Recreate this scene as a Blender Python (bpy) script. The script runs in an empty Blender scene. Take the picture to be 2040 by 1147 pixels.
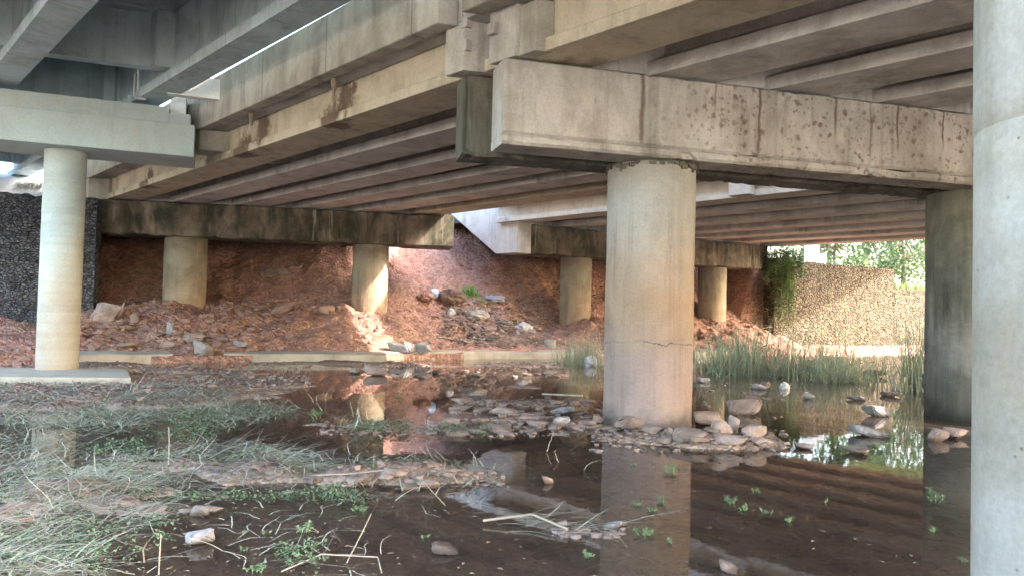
import bpy, bmesh, math, random
import numpy as np
random.seed(12)
from mathutils import Vector, Matrix

# ------------------------------------------------------------------ camera
F_PX, CX, CY, EYE = 1473.0, 1020.0, 573.5, 1.55
_p, _r = math.radians(1.63), math.radians(1.42)
FW = np.array([0, math.cos(_p), math.sin(_p)])
_u0 = np.array([0, -math.sin(_p), math.cos(_p)])
_x0 = np.array([1.0, 0, 0])
RT = _x0 * math.cos(_r) + _u0 * math.sin(_r)
UP = -_x0 * math.sin(_r) + _u0 * math.cos(_r)
CAM = np.array([0, 0, EYE])
scene = bpy.context.scene
cam_data = bpy.data.cameras.new("camera")
cam = bpy.data.objects.new("camera", cam_data)
scene.collection.objects.link(cam)
cam.matrix_world = Matrix(((RT[0], UP[0], -FW[0], 0), (RT[1], UP[1], -FW[1], 0), (RT[2], UP[2], -FW[2], EYE), (0, 0, 0, 1)))
cam_data.lens = F_PX / 2040 * 36
cam_data.clip_start = 0.05
cam_data.clip_end = 3000
scene.camera = cam

# ------------------------------------------------------------------ light
SUN_AZ, SUN_EL = math.radians(106), math.radians(33)
world = bpy.data.worlds.new("World")
scene.world = world
world.use_nodes = True
wn = world.node_tree
wn.nodes.clear()
_sky = wn.nodes.new("ShaderNodeTexSky")
_sky.sky_type = 'NISHITA'
_sky.sun_disc = False
_sky.sun_elevation = SUN_EL
_sky.sun_rotation = SUN_AZ
_sky.air_density = 1.3
_sky.dust_density = 4.0
_bg = wn.nodes.new("ShaderNodeBackground")
_bg.inputs['Strength'].default_value = 0.15
_wo = wn.nodes.new("ShaderNodeOutputWorld")
wn.links.new(_sky.outputs[0], _bg.inputs[0])
wn.links.new(_bg.outputs[0], _wo.inputs[0])
_sl = bpy.data.lights.new("sun", 'SUN')
_sl.energy = 1.15
_sl.angle = math.radians(1.0)
_sl.color = (1.0, 0.93, 0.82)
sun = bpy.data.objects.new("sun", _sl)
scene.collection.objects.link(sun)
_sd = Vector((math.sin(SUN_AZ) * math.cos(SUN_EL), math.cos(SUN_AZ) * math.cos(SUN_EL), math.sin(SUN_EL)))
sun.rotation_euler = _sd.to_track_quat('Z', 'Y').to_euler()
sun.location = (20, -20, 40)
vs = scene.view_settings
vs.view_transform = 'Standard'
vs.look = 'None'
vs.exposure = 4.1
vs.gamma = 1.0
scene.cycles.use_denoising = True
scene.cycles.max_bounces = 10
scene.cycles.diffuse_bounces = 6
scene.cycles.glossy_bounces = 4
scene.cycles.transparent_max_bounces = 16
scene.cycles.caustics_reflective = False
scene.cycles.caustics_refractive = False

# ------------------------------------------------------------------ helpers
def ray(x, y):
    return RT * (x - CX) / F_PX - UP * (y - CY) / F_PX + FW
def at_z(x, y, z=0.0):
    d = ray(x, y)
    return CAM + d * ((z - EYE) / d[2])
def at_y(x, y, Y):
    d = ray(x, y)
    return CAM + d * (Y / d[1])

AU = math.radians(74.14)
AV = math.radians(-42.62)
U = np.array([math.sin(AU), math.cos(AU), 0]); V = np.array([math.sin(AV), math.cos(AV), 0])
W = np.array([V[1], -V[0], 0])
SOF = 4.67
N_CAP = np.array([-math.cos(AU), math.sin(AU), 0])
CORNER = np.array([-0.19, 9.0, 0])
AK = math.radians(61)
K0 = np.array([-5.0, 19.75, 0]); KU = np.array([math.sin(AK), math.cos(AK), 0]); KN = np.array([-KU[1], KU[0], 0])

def _hash(ix, iy, iz, seed):
    h = (ix.astype(np.int64) * 374761393 + iy.astype(np.int64) * 668265263 + iz.astype(np.int64) * 2147483647 + seed * 1274126177) & 0xFFFFFFFF
    h = ((h ^ (h >> 13)) * 1274126177) & 0xFFFFFFFF
    h = ((h ^ (h >> 16)) * 2246822519) & 0xFFFFFFFF
    return ((h ^ (h >> 15)) & 0xFFFFFF) / float(0xFFFFFF)
def vnoise(x, y, z=0.0, seed=0):
    x, y, z = np.broadcast_arrays(np.asarray(x, float), np.asarray(y, float), np.asarray(z, float))
    ix, iy, iz = np.floor(x), np.floor(y), np.floor(z)
    fx, fy, fz = x - ix, y - iy, z - iz
    fx, fy, fz = (t * t * (3 - 2 * t) for t in (fx, fy, fz))
    out = 0
    for a in (0, 1):
        for b in (0, 1):
            for c in (0, 1):
                out = out + _hash(ix + a, iy + b, iz + c, seed) * (fx if a else 1 - fx) * (fy if b else 1 - fy) * (fz if c else 1 - fz)
    return out * 2 - 1
def fbm(x, y, z=0.0, seed=0, oct=4, gain=0.5):
    s, a, f = 0, 1.0, 1.0
    for o in range(oct):
        s = s + a * vnoise(x * f, y * f, np.asarray(z) * f, seed + o * 7)
        a *= gain; f *= 2.03
    return s
def sstep(a, b, x):
    t = np.clip((x - a) / (b - a), 0, 1)
    return t * t * (3 - 2 * t)

class MB:
    def __init__(self): self.v = []; self.f = []; self.s = []
    def add(self, vs_, fs_, smooth=False):
        o = len(self.v)
        self.v.extend([tuple(map(float, p)) for p in vs_])
        for f in fs_:
            self.f.append([i + o for i in f]); self.s.append(smooth)
    def box(self, c, ax, ay, az, hx, hy, hz):
        c = np.array(c, float); ax, ay, az = (np.array(t, float) for t in (ax, ay, az))
        p = [c + ax * hx * i + ay * hy * j + az * hz * k for k in (-1, 1) for j in (-1, 1) for i in (-1, 1)]
        self.add(p, [(0, 2, 3, 1), (4, 5, 7, 6), (0, 1, 5, 4), (2, 6, 7, 3), (0, 4, 6, 2), (1, 3, 7, 5)])
    def hexa(self, base, top):
        n = len(base)
        self.add(list(base) + list(top), [tuple(range(n))[::-1], tuple(range(n, 2 * n))] + [(i, (i + 1) % n, n + (i + 1) % n, n + i) for i in range(n)])
    def tube(self, pts, rads, seg=8, smooth=True, caps=True):
        pts = [np.array(p, float) for p in pts]
        if not hasattr(rads, '__len__'): rads = [rads] * len(pts)
        rings = []
        for i, p in enumerate(pts):
            d = pts[min(i + 1, len(pts) - 1)] - pts[max(i - 1, 0)]
            d = d / (np.linalg.norm(d) + 1e-9)
            a = np.cross(d, [0.3, 0.1, 1.0] if abs(d[2]) < 0.9 else [1.0, 0.2, 0]); a /= np.linalg.norm(a)
            b = np.cross(d, a)
            rings.append([p + (a * math.cos(t) + b * math.sin(t)) * rads[i] for t in [2 * math.pi * k / seg for k in range(seg)]])
        vs_ = [q for r in rings for q in r]; fs_ = []
        for i in range(len(pts) - 1):
            for k in range(seg):
                k2 = (k + 1) % seg
                fs_.append((i * seg + k, i * seg + k2, (i + 1) * seg + k2, (i + 1) * seg + k))
        self.add(vs_, fs_, smooth)
        if caps:
            self.add(rings[0], [tuple(range(seg))[::-1]]); self.add(rings[-1], [tuple(range(seg))])
    def lathe(self, c, prof, seg=48, smooth=True, jit=None):
        c = np.array(c, float); vs_ = []; fs_ = []
        for i, (r, z) in enumerate(prof):
            for k in range(seg):
                t = 2 * math.pi * k / seg
                rr = r + (jit(i, t) if jit else 0)
                vs_.append(c + np.array([rr * math.cos(t), rr * math.sin(t), z]))
        n = len(prof)
        for i in range(n - 1):
            for k in range(seg):
                k2 = (k + 1) % seg
                fs_.append((i * seg + k, i * seg + k2, (i + 1) * seg + k2, (i + 1) * seg + k))
        self.add(vs_, fs_, smooth)
        self.add(vs_[:seg], [tuple(range(seg))[::-1]]); self.add(vs_[-seg:], [tuple(range(seg))])
    def blade(self, p, direc, L, w, bend, seg=4, kink=0.0):
        """a grass blade: a narrow ribbon that arches over"""
        p = np.array(p, float); d = np.array(direc, float); d = d / np.linalg.norm(d)
        side = np.cross(d, [0, 0, 1.0]); n = np.linalg.norm(side)
        side = side / n if n > 1e-4 else np.array([1.0, 0, 0])
        vs_ = []; q = p.copy()
        for i in range(seg + 1):
            t = i / seg
            ww = w * (1 - t ** 2) * 0.5 + 0.0006
            vs_ += [q - side * ww, q + side * ww]
            d = d + np.array([random.gauss(0, kink), random.gauss(0, kink), -bend / seg]) ; d = d / np.linalg.norm(d)
            q = q + d * (L / seg)
        self.add(vs_, [(2 * i, 2 * i + 1, 2 * i + 3, 2 * i + 2) for i in range(seg)], True)

def obj(name, mb, mat, parent=None, loc=None, bevel=0.0, ground=False):
    v = np.array(mb.v, float)
    if parent is not None: o0 = np.array(parent['_o'])
    elif loc is not None: o0 = np.array(loc, float)
    else: o0 = np.zeros(3)
    me = bpy.data.meshes.new(name)
    me.from_pydata((v - o0).tolist(), [], mb.f)
    me.polygons.foreach_set('use_smooth', mb.s)
    me.update()
    o = bpy.data.objects.new(name, me)
    scene.collection.objects.link(o)
    if mat: me.materials.append(mat)
    if parent is not None: o.parent = parent
    else: o.location = tuple(o0)
    if bevel:
        m = o.modifiers.new('edge', 'BEVEL'); m.width = bevel; m.segments = 2; m.limit_method = 'ANGLE'; m.angle_limit = math.radians(40)
    return o
def tag(o, label=None, cat=None, group=None, kind=None):
    if label: o['label'] = label
    if cat: o['category'] = cat
    if group: o['group'] = group
    if kind: o['kind'] = kind
    return o
def thing(name, loc, label, cat, group=None):
    o = bpy.data.objects.new(name, None)
    scene.collection.objects.link(o)
    o.location = tuple(float(t) for t in loc); o['_o'] = [float(t) for t in loc]
    o.empty_display_size = 0.2
    return tag(o, label, cat, group)
def done(o):
    if '_o' in o: del o['_o']
    for c in o.children: done(c)
    return o

# ------------------------------------------------------------------ materials
def new_mat(name):
    m = bpy.data.materials.new(name); m.use_nodes = True
    m.node_tree.nodes.clear()
    return m, m.node_tree
def nd(nt, t, ins=None, **props):
    n = nt.nodes.new('ShaderNode' + t)
    for k, v in props.items(): setattr(n, k, v)
    for k, v in (ins or {}).items():
        if isinstance(v, bpy.types.NodeSocket): nt.links.new(v, n.inputs[k])
        else: n.inputs[k].default_value = v
    return n
def c4(c): return (c[0], c[1], c[2], 1.0)
def noise(nt, vec, scale, detail=6, rough=0.6, dist=0.0):
    return nd(nt, 'TexNoise', {'Vector': vec, 'Scale': scale, 'Detail': detail, 'Roughness': rough, 'Distortion': dist}).outputs['Fac']
def mrange(nt, v, a, b, c=0.0, d=1.0, smooth=False):
    n = nd(nt, 'MapRange', {0: v, 1: a, 2: b, 3: c, 4: d})
    if smooth: n.interpolation_type = 'SMOOTHSTEP'
    return n.outputs[0]
def mix(nt, fac, a, b, mode='MIX'):
    n = nd(nt, 'Mix', data_type='RGBA', blend_type=mode)
    for s, v in ((n.inputs[0], fac), (n.inputs[6], a), (n.inputs[7], b)):
        if isinstance(v, bpy.types.NodeSocket): nt.links.new(v, s)
        else: s.default_value = c4(v) if hasattr(v, '__len__') and len(v) == 3 else v
    return n.outputs[2]
def mth(nt, op, a, b=0.0, clamp=False):
    n = nd(nt, 'Math', {0: a, 1: b}, operation=op); n.use_clamp = clamp
    return n.outputs[0]
def vmul(nt, vec, s):
    return nd(nt, 'VectorMath', {0: vec, 1: s}, operation='MULTIPLY').outputs[0]
def pos_of(nt): return nd(nt, 'NewGeometry').outputs['Position']
def bsdf_out(nt, col, rough, bump=None, bstr=0.3, bdist=0.02, spec=0.3, extra=None):
    ins = {'Base Color': c4(col) if hasattr(col, '__len__') else col, 'Roughness': rough, 'Specular IOR Level': spec}
    b = nd(nt, 'BsdfPrincipled', ins)
    if bump is not None:
        bp = nd(nt, 'Bump', {'Height': bump, 'Strength': bstr, 'Distance': bdist})
        nt.links.new(bp.outputs[0], b.inputs['Normal'])
    o = nd(nt, 'OutputMaterial')
    nt.links.new((extra or b).outputs[0], o.inputs[0])
    return b

def concrete(name, col, dirt=(0.045, 0.04, 0.033), streak=0.55, blotch=0.5, moss=0.0, mosscol=(0.035, 0.045, 0.02), bands=None,
             pits=0.0, crack=None, light=0.0, sscale=4.0, bump=0.35, rough=0.9, strk=(0.5, 0.68), boards=0.0, seed=0.0, spots=None, drips=False, joints=0.0, holes=0.0):
    m, nt = new_mat(name)
    P0 = pos_of(nt)
    P = nd(nt, 'VectorMath', {0: P0, 1: (seed, seed * 1.7, seed * 0.6)}, operation='ADD').outputs[0]
    z = nd(nt, 'SeparateXYZ', {0: P0}).outputs[2]
    base = None
    if bands:
        z0, z1 = bands[0][0], bands[-1][0]
        wob = mth(nt, 'ADD', z, mrange(nt, noise(nt, P, 1.7, 4), 0.3, 0.7, -0.18, 0.18))
        rp = nd(nt, 'ValToRGB', {0: mrange(nt, wob, z0, z1)})
        el = rp.color_ramp.elements
        while len(el) < len(bands): el.new(0.5)
        for e, (zz, cc) in zip(el, bands):
            e.position = (zz - z0) / (z1 - z0); e.color = c4(cc)
        base = rp.outputs[0]
    else:
        base = nd(nt, 'RGB').outputs[0]; base.default_value = c4(col)
    c = base
    bl = mrange(nt, noise(nt, P, 1.3, 8, 0.68, 0.5), 0.44, 0.64)
    c = mix(nt, mth(nt, 'MULTIPLY', bl, blotch), c, mix(nt, 1.0, c, (0.44, 0.41, 0.37), 'MULTIPLY'))
    warm = mrange(nt, noise(nt, P, 0.55, 5, 0.6), 0.4, 0.65)
    c = mix(nt, mth(nt, 'MULTIPLY', warm, 0.22), c, mix(nt, 1.0, c, (1.08, 0.9, 0.74), 'MULTIPLY'))
    ps = vmul(nt, P, (sscale, sscale, 0.22))
    n1 = mrange(nt, noise(nt, ps, 1.0, 6, 0.62, 0.15), strk[0], strk[1])
    msk = mrange(nt, noise(nt, P, 0.8, 4, 0.6), 0.36, 0.6)
    c = mix(nt, mth(nt, 'MULTIPLY', mth(nt, 'MULTIPLY', n1, msk), streak), c, dirt)
    ps2 = vmul(nt, P, (sscale * 3.3, sscale * 3.3, 0.35))
    n2 = mrange(nt, noise(nt, ps2, 1.0, 4, 0.6), 0.58, 0.78)
    c = mix(nt, mth(nt, 'MULTIPLY', n2, streak * 0.55), c, dirt)
    if moss:
        nm = mrange(nt, noise(nt, vmul(nt, P, (1.3, 1.3, 0.55)), 1.0, 7, 0.68, 0.5), 0.42, 0.62)
        c = mix(nt, mth(nt, 'MULTIPLY', nm, moss), c, mosscol)
    if light:
        pl = vmul(nt, P, (sscale * 1.3, sscale * 1.3, 0.15))
        nl = mrange(nt, noise(nt, pl, 1.3, 6, 0.7, 0.3), 0.62, 0.7)
        c = mix(nt, mth(nt, 'MULTIPLY', nl, light), c, (0.5, 0.47, 0.42))
    hgt = noise(nt, P, 22, 6, 0.7)
    if pits:
        u = nd(nt, 'VectorMath', {0: P0, 1: tuple(U)}, operation='DOT_PRODUCT').outputs['Value']
        um = mrange(nt, u, 3.6, 5.6)
        dens = mrange(nt, noise(nt, P, 1.6, 5, 0.65), 0.34, 0.5)
        wv = nd(nt, 'VectorMath', {0: P, 1: vmul(nt, nd(nt, 'TexNoise', {'Vector': P, 'Scale': 9.0, 'Detail': 3.0}).outputs['Color'], (0.1, 0.1, 0.1))}, operation='ADD').outputs[0]
        vo = nd(nt, 'TexVoronoi', {'Vector': wv, 'Scale': 8.5}, feature='F1')
        pit = mrange(nt, vo.outputs['Distance'], 0.2, 0.4, 1.0, 0.0)
        sel = mrange(nt, nd(nt, 'SeparateColor', {0: vo.outputs['Color']}).outputs[0], 0.3, 0.45)
        vo2 = nd(nt, 'TexVoronoi', {'Vector': wv, 'Scale': 14.0}, feature='F1')
        pit2 = mth(nt, 'MULTIPLY', mrange(nt, vo2.outputs['Distance'], 0.16, 0.34, 0.8, 0.0), mrange(nt, nd(nt, 'SeparateColor', {0: vo2.outputs['Color']}).outputs[1], 0.4, 0.5))
        pf = mth(nt, 'MULTIPLY', mth(nt, 'MAXIMUM', mth(nt, 'MULTIPLY', pit, sel), pit2), mth(nt, 'MULTIPLY', um, dens))
        c = mix(nt, mth(nt, 'MULTIPLY', pf, pits), c, (0.155, 0.1, 0.082))
        hgt = mth(nt, 'SUBTRACT', hgt, mth(nt, 'MULTIPLY', pf, 1.2))
    if joints:
        jv = mth(nt, 'FRACT', mth(nt, 'MULTIPLY', nd(nt, 'VectorMath', {0: P0, 1: tuple(V)}, operation='DOT_PRODUCT').outputs['Value'], 1.0 / joints))
        jl = mrange(nt, mth(nt, 'ABSOLUTE', mth(nt, 'SUBTRACT', jv, 0.5)), .003, .009, 1.0, 0.0)
        c = mix(nt, mth(nt, 'MULTIPLY', jl, 0.65), c, mix(nt, 1.0, c, (0.35, 0.33, 0.3), 'MULTIPLY'))
    if holes:
        vh = nd(nt, 'TexVoronoi', {'Vector': P, 'Scale': 13.0}, feature='F1')
        hs = mth(nt, 'MULTIPLY', mrange(nt, vh.outputs['Distance'], 0.05, 0.12, 1.0, 0.0), mrange(nt, nd(nt, 'SeparateColor', {0: vh.outputs['Color']}).outputs[0], 0.6, 0.66))
        c = mix(nt, mth(nt, 'MULTIPLY', hs, holes), c, mix(nt, 1.0, c, (0.3, 0.27, 0.24), 'MULTIPLY'))
        sm = mrange(nt, noise(nt, vmul(nt, P, (1.0, 1.0, 0.5)), 1.1, 7, 0.7, 0.8), 0.5, 0.66)
        c = mix(nt, mth(nt, 'MULTIPLY', sm, 0.45), c, mix(nt, 1.0, c, (0.9, 0.76, 0.56), 'MULTIPLY'))
    if drips:
        uu = mth(nt, 'ADD', u, mrange(nt, noise(nt, P, 3.0, 3), 0.3, 0.7, -0.02, 0.02))
        for (px, zend, wd, st_) in ((1280, 3.6, .03, .8), (1425, 4.1, .015, .6), (1513, 3.6, .02, .85), (1665, 4.0, .022, .8), (1735, 3.7, .018, .5), (1788, 3.9, .018, .9), (1880, 4.0, .016, .85)):
            d_ = ray(px, 250); q_ = CAM + d_ * ((N_CAP @ (CORNER - CAM)) / (N_CAP @ d_)); u0 = float(q_ @ U)
            ln = mrange(nt, mth(nt, 'ABSOLUTE', mth(nt, 'SUBTRACT', uu, u0)), wd * .4, wd * 1.6, 1.0, 0.0)
            zz = mrange(nt, mth(nt, 'ADD', z, mrange(nt, noise(nt, P, 6.0, 3), 0.3, 0.7, -0.1, 0.1)), zend, zend + .25)
            c = mix(nt, mth(nt, 'MULTIPLY', mth(nt, 'MULTIPLY', ln, zz), st_), c, (0.11, 0.075, 0.06))
    if spots:
        for (sx, sy, sz, sr, sc) in spots:
            dd = nd(nt, 'VectorMath', {0: P0, 1: (sx, sy, sz)}, operation='DISTANCE').outputs['Value']
            dn = mth(nt, 'ADD', dd, mrange(nt, noise(nt, P, 5, 5), 0.2, 0.8, -sr * 0.6, sr * 0.6))
            c = mix(nt, mrange(nt, dn, sr * 0.55, sr, 0.85, 0.0), c, sc)
    if crack is not None:
        wz = mth(nt, 'ADD', z, mrange(nt, noise(nt, P0, 3.2, 5, 0.7), 0.2, 0.8, -0.07, 0.07))
        ck = mrange(nt, mth(nt, 'ABSOLUTE', mth(nt, 'SUBTRACT', wz, crack)), 0.003, 0.011, 1.0, 0.0)
        ck = mth(nt, 'MULTIPLY', ck, mrange(nt, noise(nt, P0, 4.0, 3), 0.38, 0.5, 0.25, 1.0))
        c = mix(nt, mth(nt, 'MULTIPLY', ck, 0.8), c, (0.06, 0.045, 0.04))
    if boards:
        bz = nd(nt, 'TexNoise', {'Vector': vmul(nt, P, (0.02, 0.02, 1.0)), 'Scale': 9.0, 'Detail': 4.0}).outputs['Fac']
        c = mix(nt, boards, c, mix(nt, 1.0, c, mix(nt, mrange(nt, bz, 0.35, 0.65), (0.78, 0.76, 0.72), (1.1, 1.1, 1.1)), 'MULTIPLY'))
    fine = noise(nt, P, 34, 6, 0.72)
    c = mix(nt, 1.0, c, mix(nt, mrange(nt, fine, 0.3, 0.7), (0.84, 0.84, 0.84), (1.1, 1.1, 1.1)), 'MULTIPLY')
    bsdf_out(nt, c, rough, hgt, bump, 0.015)
    return m

def simple(name, col, var=0.3, scale=12.0, rough=0.85, bump=0.3, col2=None, spec=0.3, dist=0.01, trans=0.0, wet=False):
    m, nt = new_mat(name)
    P = pos_of(nt)
    n = noise(nt, P, scale, 6, 0.65)
    c2 = col2 or tuple(t * (1 - var) for t in col)
    c = mix(nt, mrange(nt, n, 0.35, 0.65), col, c2)
    if wet:
        z = nd(nt, 'SeparateXYZ', {0: P}).outputs[2]
        wl = mth(nt, 'ADD', z, mrange(nt, noise(nt, P, 9, 3), 0.3, 0.7, -0.02, 0.02))
        c = mix(nt, mrange(nt, wl, 0.02, 0.05, 1.0, 0.0), c, mix(nt, 1.0, c, (0.42, 0.38, 0.35), 'MULTIPLY'))
        c = mix(nt, 1.0, c, mix(nt, mrange(nt, noise(nt, P, 1.7, 5, 0.65), 0.36, 0.64), (0.62, 0.56, 0.52), (1.12, 1.1, 1.08)), 'MULTIPLY')
    b = bsdf_out(nt, c, rough, noise(nt, P, scale * 3, 5, 0.65), bump, dist, spec)
    if trans:
        o = [x for x in nt.nodes if x.type == 'OUTPUT_MATERIAL'][0]
        t = nd(nt, 'BsdfTranslucent', {'Color': c})
        mx = nd(nt, 'MixShader', {0: trans, 1: b.outputs[0], 2: t.outputs[0]})
        nt.links.new(mx.outputs[0], o.inputs[0])
    return m

def soil_mat():
    m, nt = new_mat('red_earth')
    P = pos_of(nt)
    z = nd(nt, 'SeparateXYZ', {0: P}).outputs[2]
    a = mrange(nt, noise(nt, P, 0.9, 7, 0.62, 0.4), 0.38, 0.64)
    c = mix(nt, a, (0.385, 0.218, 0.175), (0.26, 0.145, 0.118))
    b = mrange(nt, noise(nt, P, 0.45, 5, 0.6), 0.46, 0.68)
    c = mix(nt, mth(nt, 'MULTIPLY', b, 0.65), c, (0.44, 0.28, 0.2))
    d = mrange(nt, noise(nt, P, 3.2, 7, 0.7), 0.5, 0.72)
    c = mix(nt, mth(nt, 'MULTIPLY', d, 0.55), c, (0.1, 0.06, 0.05))
    v = nd(nt, 'TexVoronoi', {'Vector': P, 'Scale': 11.0}, feature='F1')
    lum = nd(nt, 'SeparateColor', {0: v.outputs['Color']}).outputs[0]
    c = mix(nt, 1.0, c, mix(nt, lum, (0.72, 0.72, 0.72), (1.25, 1.22, 1.2)), 'MULTIPLY')
    v2 = nd(nt, 'TexVoronoi', {'Vector': P, 'Scale': 30.0}, feature='F1')
    h = mth(nt, 'ADD', mth(nt, 'MULTIPLY', v.outputs['Distance'], -1.4), mth(nt, 'ADD', mth(nt, 'MULTIPLY', v2.outputs['Distance'], -0.5), noise(nt, P, 7, 8, 0.72)))
    bsdf_out(nt, c, 0.95, h, 0.75, 0.06, 0.15)
    return m

def bed_mat():
    m, nt = new_mat('muddy_bed')
    P = pos_of(nt)
    z = nd(nt, 'SeparateXYZ', {0: P}).outputs[2]
    a = mrange(nt, noise(nt, P, 1.1, 8, 0.66, 0.5), 0.38, 0.64)
    c = mix(nt, a, (0.46, 0.335, 0.25), (0.23, 0.165, 0.125))
    b = mrange(nt, noise(nt, P, 4.0, 7, 0.7), 0.5, 0.7)
    c = mix(nt, mth(nt, 'MULTIPLY', b, 0.7), c, (0.46, 0.34, 0.26))
    b2 = mrange(nt, noise(nt, P, 2.6, 6, 0.7, 0.6), 0.52, 0.6)
    c = mix(nt, mth(nt, 'MULTIPLY', b2, 0.75), c, (0.1, 0.07, 0.055))
    v = nd(nt, 'TexVoronoi', {'Vector': P, 'Scale': 16.0}, feature='F1')
    lum = nd(nt, 'SeparateColor', {0: v.outputs['Color']}).outputs[0]
    dry = mrange(nt, z, 0.0, 0.06)
    c = mix(nt, dry, c, mix(nt, lum, (0.10, 0.068, 0.055), (0.21, 0.145, 0.118)))
    h = mth(nt, 'ADD', mth(nt, 'MULTIPLY', v.outputs['Distance'], -1.2), noise(nt, P, 9, 8, 0.72))
    rough = mrange(nt, z, 0.0, 0.08, 0.35, 0.9)
    bsdf_out(nt, c, rough, h, 0.8, 0.05, 0.3)
    return m

def water_mat():
    m, nt = new_mat('shallow_water')
    P = pos_of(nt)
    n = noise(nt, vmul(nt, P, (1.0, 0.6, 1.0)), 2.2, 4, 0.55)
    n2 = noise(nt, P, 14.0, 3, 0.5)
    h = mth(nt, 'ADD', n, mth(nt, 'MULTIPLY', n2, 0.12))
    bp = nd(nt, 'Bump', {'Height': h, 'Strength': 0.1, 'Distance': 0.01})
    fr = nd(nt, 'Fresnel', {'IOR': 1.42, 'Normal': bp.outputs[0]})
    g = nd(nt, 'BsdfGlossy', {'Color': (0.95, 0.95, 0.95, 1), 'Roughness': 0.012, 'Normal': bp.outputs[0]})
    t = nd(nt, 'BsdfTransparent', {'Color': (0.84, 0.75, 0.66, 1)})
    silt = nd(nt, 'BsdfDiffuse', {'Color': mix(nt, mrange(nt, noise(nt, P, 0.8, 5, 0.6), 0.35, 0.65), (0.26, 0.19, 0.15), (0.14, 0.1, 0.078))})
    body = nd(nt, 'MixShader', {0: 0.2, 1: t.outputs[0], 2: silt.outputs[0]})
    mx = nd(nt, 'MixShader', {0: fr.outputs[0], 1: body.outputs[0], 2: g.outputs[0]})
    o = nd(nt, 'OutputMaterial'); nt.links.new(mx.outputs[0], o.inputs[0])
    return m

def gabion_mat(name, ca, cb, scale, gap=(0.02, 0.018, 0.016), flat=(1, 1, 1.7)):
    m, nt = new_mat(name)
    P = vmul(nt, pos_of(nt), flat)
    wob = nd(nt, 'VectorMath', {0: P, 1: vmul(nt, nd(nt, 'TexNoise', {'Vector': P, 'Scale': scale * 0.8, 'Detail': 3.0}).outputs['Color'], (0.12, 0.12, 0.12))}, operation='ADD').outputs[0]
    v = nd(nt, 'TexVoronoi', {'Vector': wob, 'Scale': scale}, feature='F1')
    e = nd(nt, 'TexVoronoi', {'Vector': wob, 'Scale': scale}, feature='DISTANCE_TO_EDGE')
    sc = nd(nt, 'SeparateColor', {0: v.outputs['Color']})
    c = mix(nt, sc.outputs[0], ca, cb)
    c = mix(nt, mth(nt, 'MULTIPLY', mrange(nt, sc.outputs[1], 0.6, 1.0), 0.7), c, tuple(min(1, t * 1.35) for t in ca))
    c = mix(nt, 1.0, c, mix(nt, mrange(nt, noise(nt, P, 26, 5, 0.7), 0.3, 0.7), (0.75, 0.75, 0.75), (1.15, 1.15, 1.15)), 'MULTIPLY')
    big = mrange(nt, noise(nt, P, 0.7, 5), 0.4, 0.65)
    c = mix(nt, mth(nt, 'MULTIPLY', big, 0.4), c, mix(nt, 1.0, c, (0.72, 0.7, 0.68), 'MULTIPLY'))
    g = mrange(nt, e.outputs['Distance'], 0.02, 0.09, 1.0, 0.0)
    c = mix(nt, mth(nt, 'MULTIPLY', g, 0.85), c, gap)
    h = mth(nt, 'ADD', mrange(nt, e.outputs['Distance'], 0.0, 0.2), mth(nt, 'MULTIPLY', sc.outputs[2], 0.6))
    bsdf_out(nt, c, 0.92, h, 0.9, 0.07, 0.2)
    return m

M = {}
def edge_at(px, py, w):
    d = ray(px, py); return CAM + d * (w / (d @ W))
SPOTS = []
for (px, py, w, r) in ((285, 375, 6.23, .42), (478, 300, 6.23, .5), (655, 237, 6.23, .5), (690, 195, 6.33, .42), (522, 258, 6.33, .42), (300, 350, 6.33, .3)):
    q = edge_at(px, py, w); SPOTS.append((q[0], q[1], q[2], r, (0.1, 0.062, 0.042)))
OLD = (0.36, 0.325, 0.27)
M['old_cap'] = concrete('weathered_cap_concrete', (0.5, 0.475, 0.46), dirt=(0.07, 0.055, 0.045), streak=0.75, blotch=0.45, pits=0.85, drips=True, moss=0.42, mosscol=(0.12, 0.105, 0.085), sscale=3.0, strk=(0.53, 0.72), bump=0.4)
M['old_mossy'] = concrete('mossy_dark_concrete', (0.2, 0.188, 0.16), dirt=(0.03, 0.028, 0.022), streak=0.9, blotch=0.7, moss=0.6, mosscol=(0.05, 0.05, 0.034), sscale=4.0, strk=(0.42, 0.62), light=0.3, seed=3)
M['old_abut'] = concrete('stained_abutment_concrete', (0.23, 0.19, 0.155), dirt=(0.026, 0.024, 0.018), streak=1.0, blotch=0.85, moss=0.9, mosscol=(0.026, 0.03, 0.017), sscale=1.7, strk=(0.45, 0.63), light=0.55, seed=7)
M['wing'] = concrete('pale_wing_concrete', (0.5, 0.48, 0.45), dirt=(0.14, 0.13, 0.12), streak=0.6, blotch=0.4, sscale=2.4, light=0.3, seed=2)
M['girder'] = concrete('girder_concrete', (0.56, 0.555, 0.555), dirt=(0.06, 0.05, 0.042), streak=0.45, blotch=0.6, sscale=3, seed=11)
M['girder_web'] = concrete('yellowish_girder_concrete', (0.5, 0.445, 0.36), dirt=(0.09, 0.055, 0.035), streak=0.55, blotch=0.45, sscale=2.5, seed=5, spots=SPOTS)
M['parapet'] = concrete('streaked_parapet_concrete', (0.42, 0.405, 0.37), dirt=(0.1, 0.09, 0.075), streak=0.8, blotch=0.45, sscale=2.2, strk=(0.46, 0.66), moss=0.25, mosscol=(0.13, 0.12, 0.085), seed=4, joints=2.4)
M['deck'] = concrete('deck_soffit_concrete', (0.36, 0.35, 0.345), streak=0.3, blotch=0.6, seed=9)
M['new_cap'] = concrete('new_pale_concrete', (0.42, 0.5, 0.525), dirt=(0.22, 0.22, 0.21), streak=0.25, blotch=0.22, bump=0.12, holes=.4, seed=13)
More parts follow.
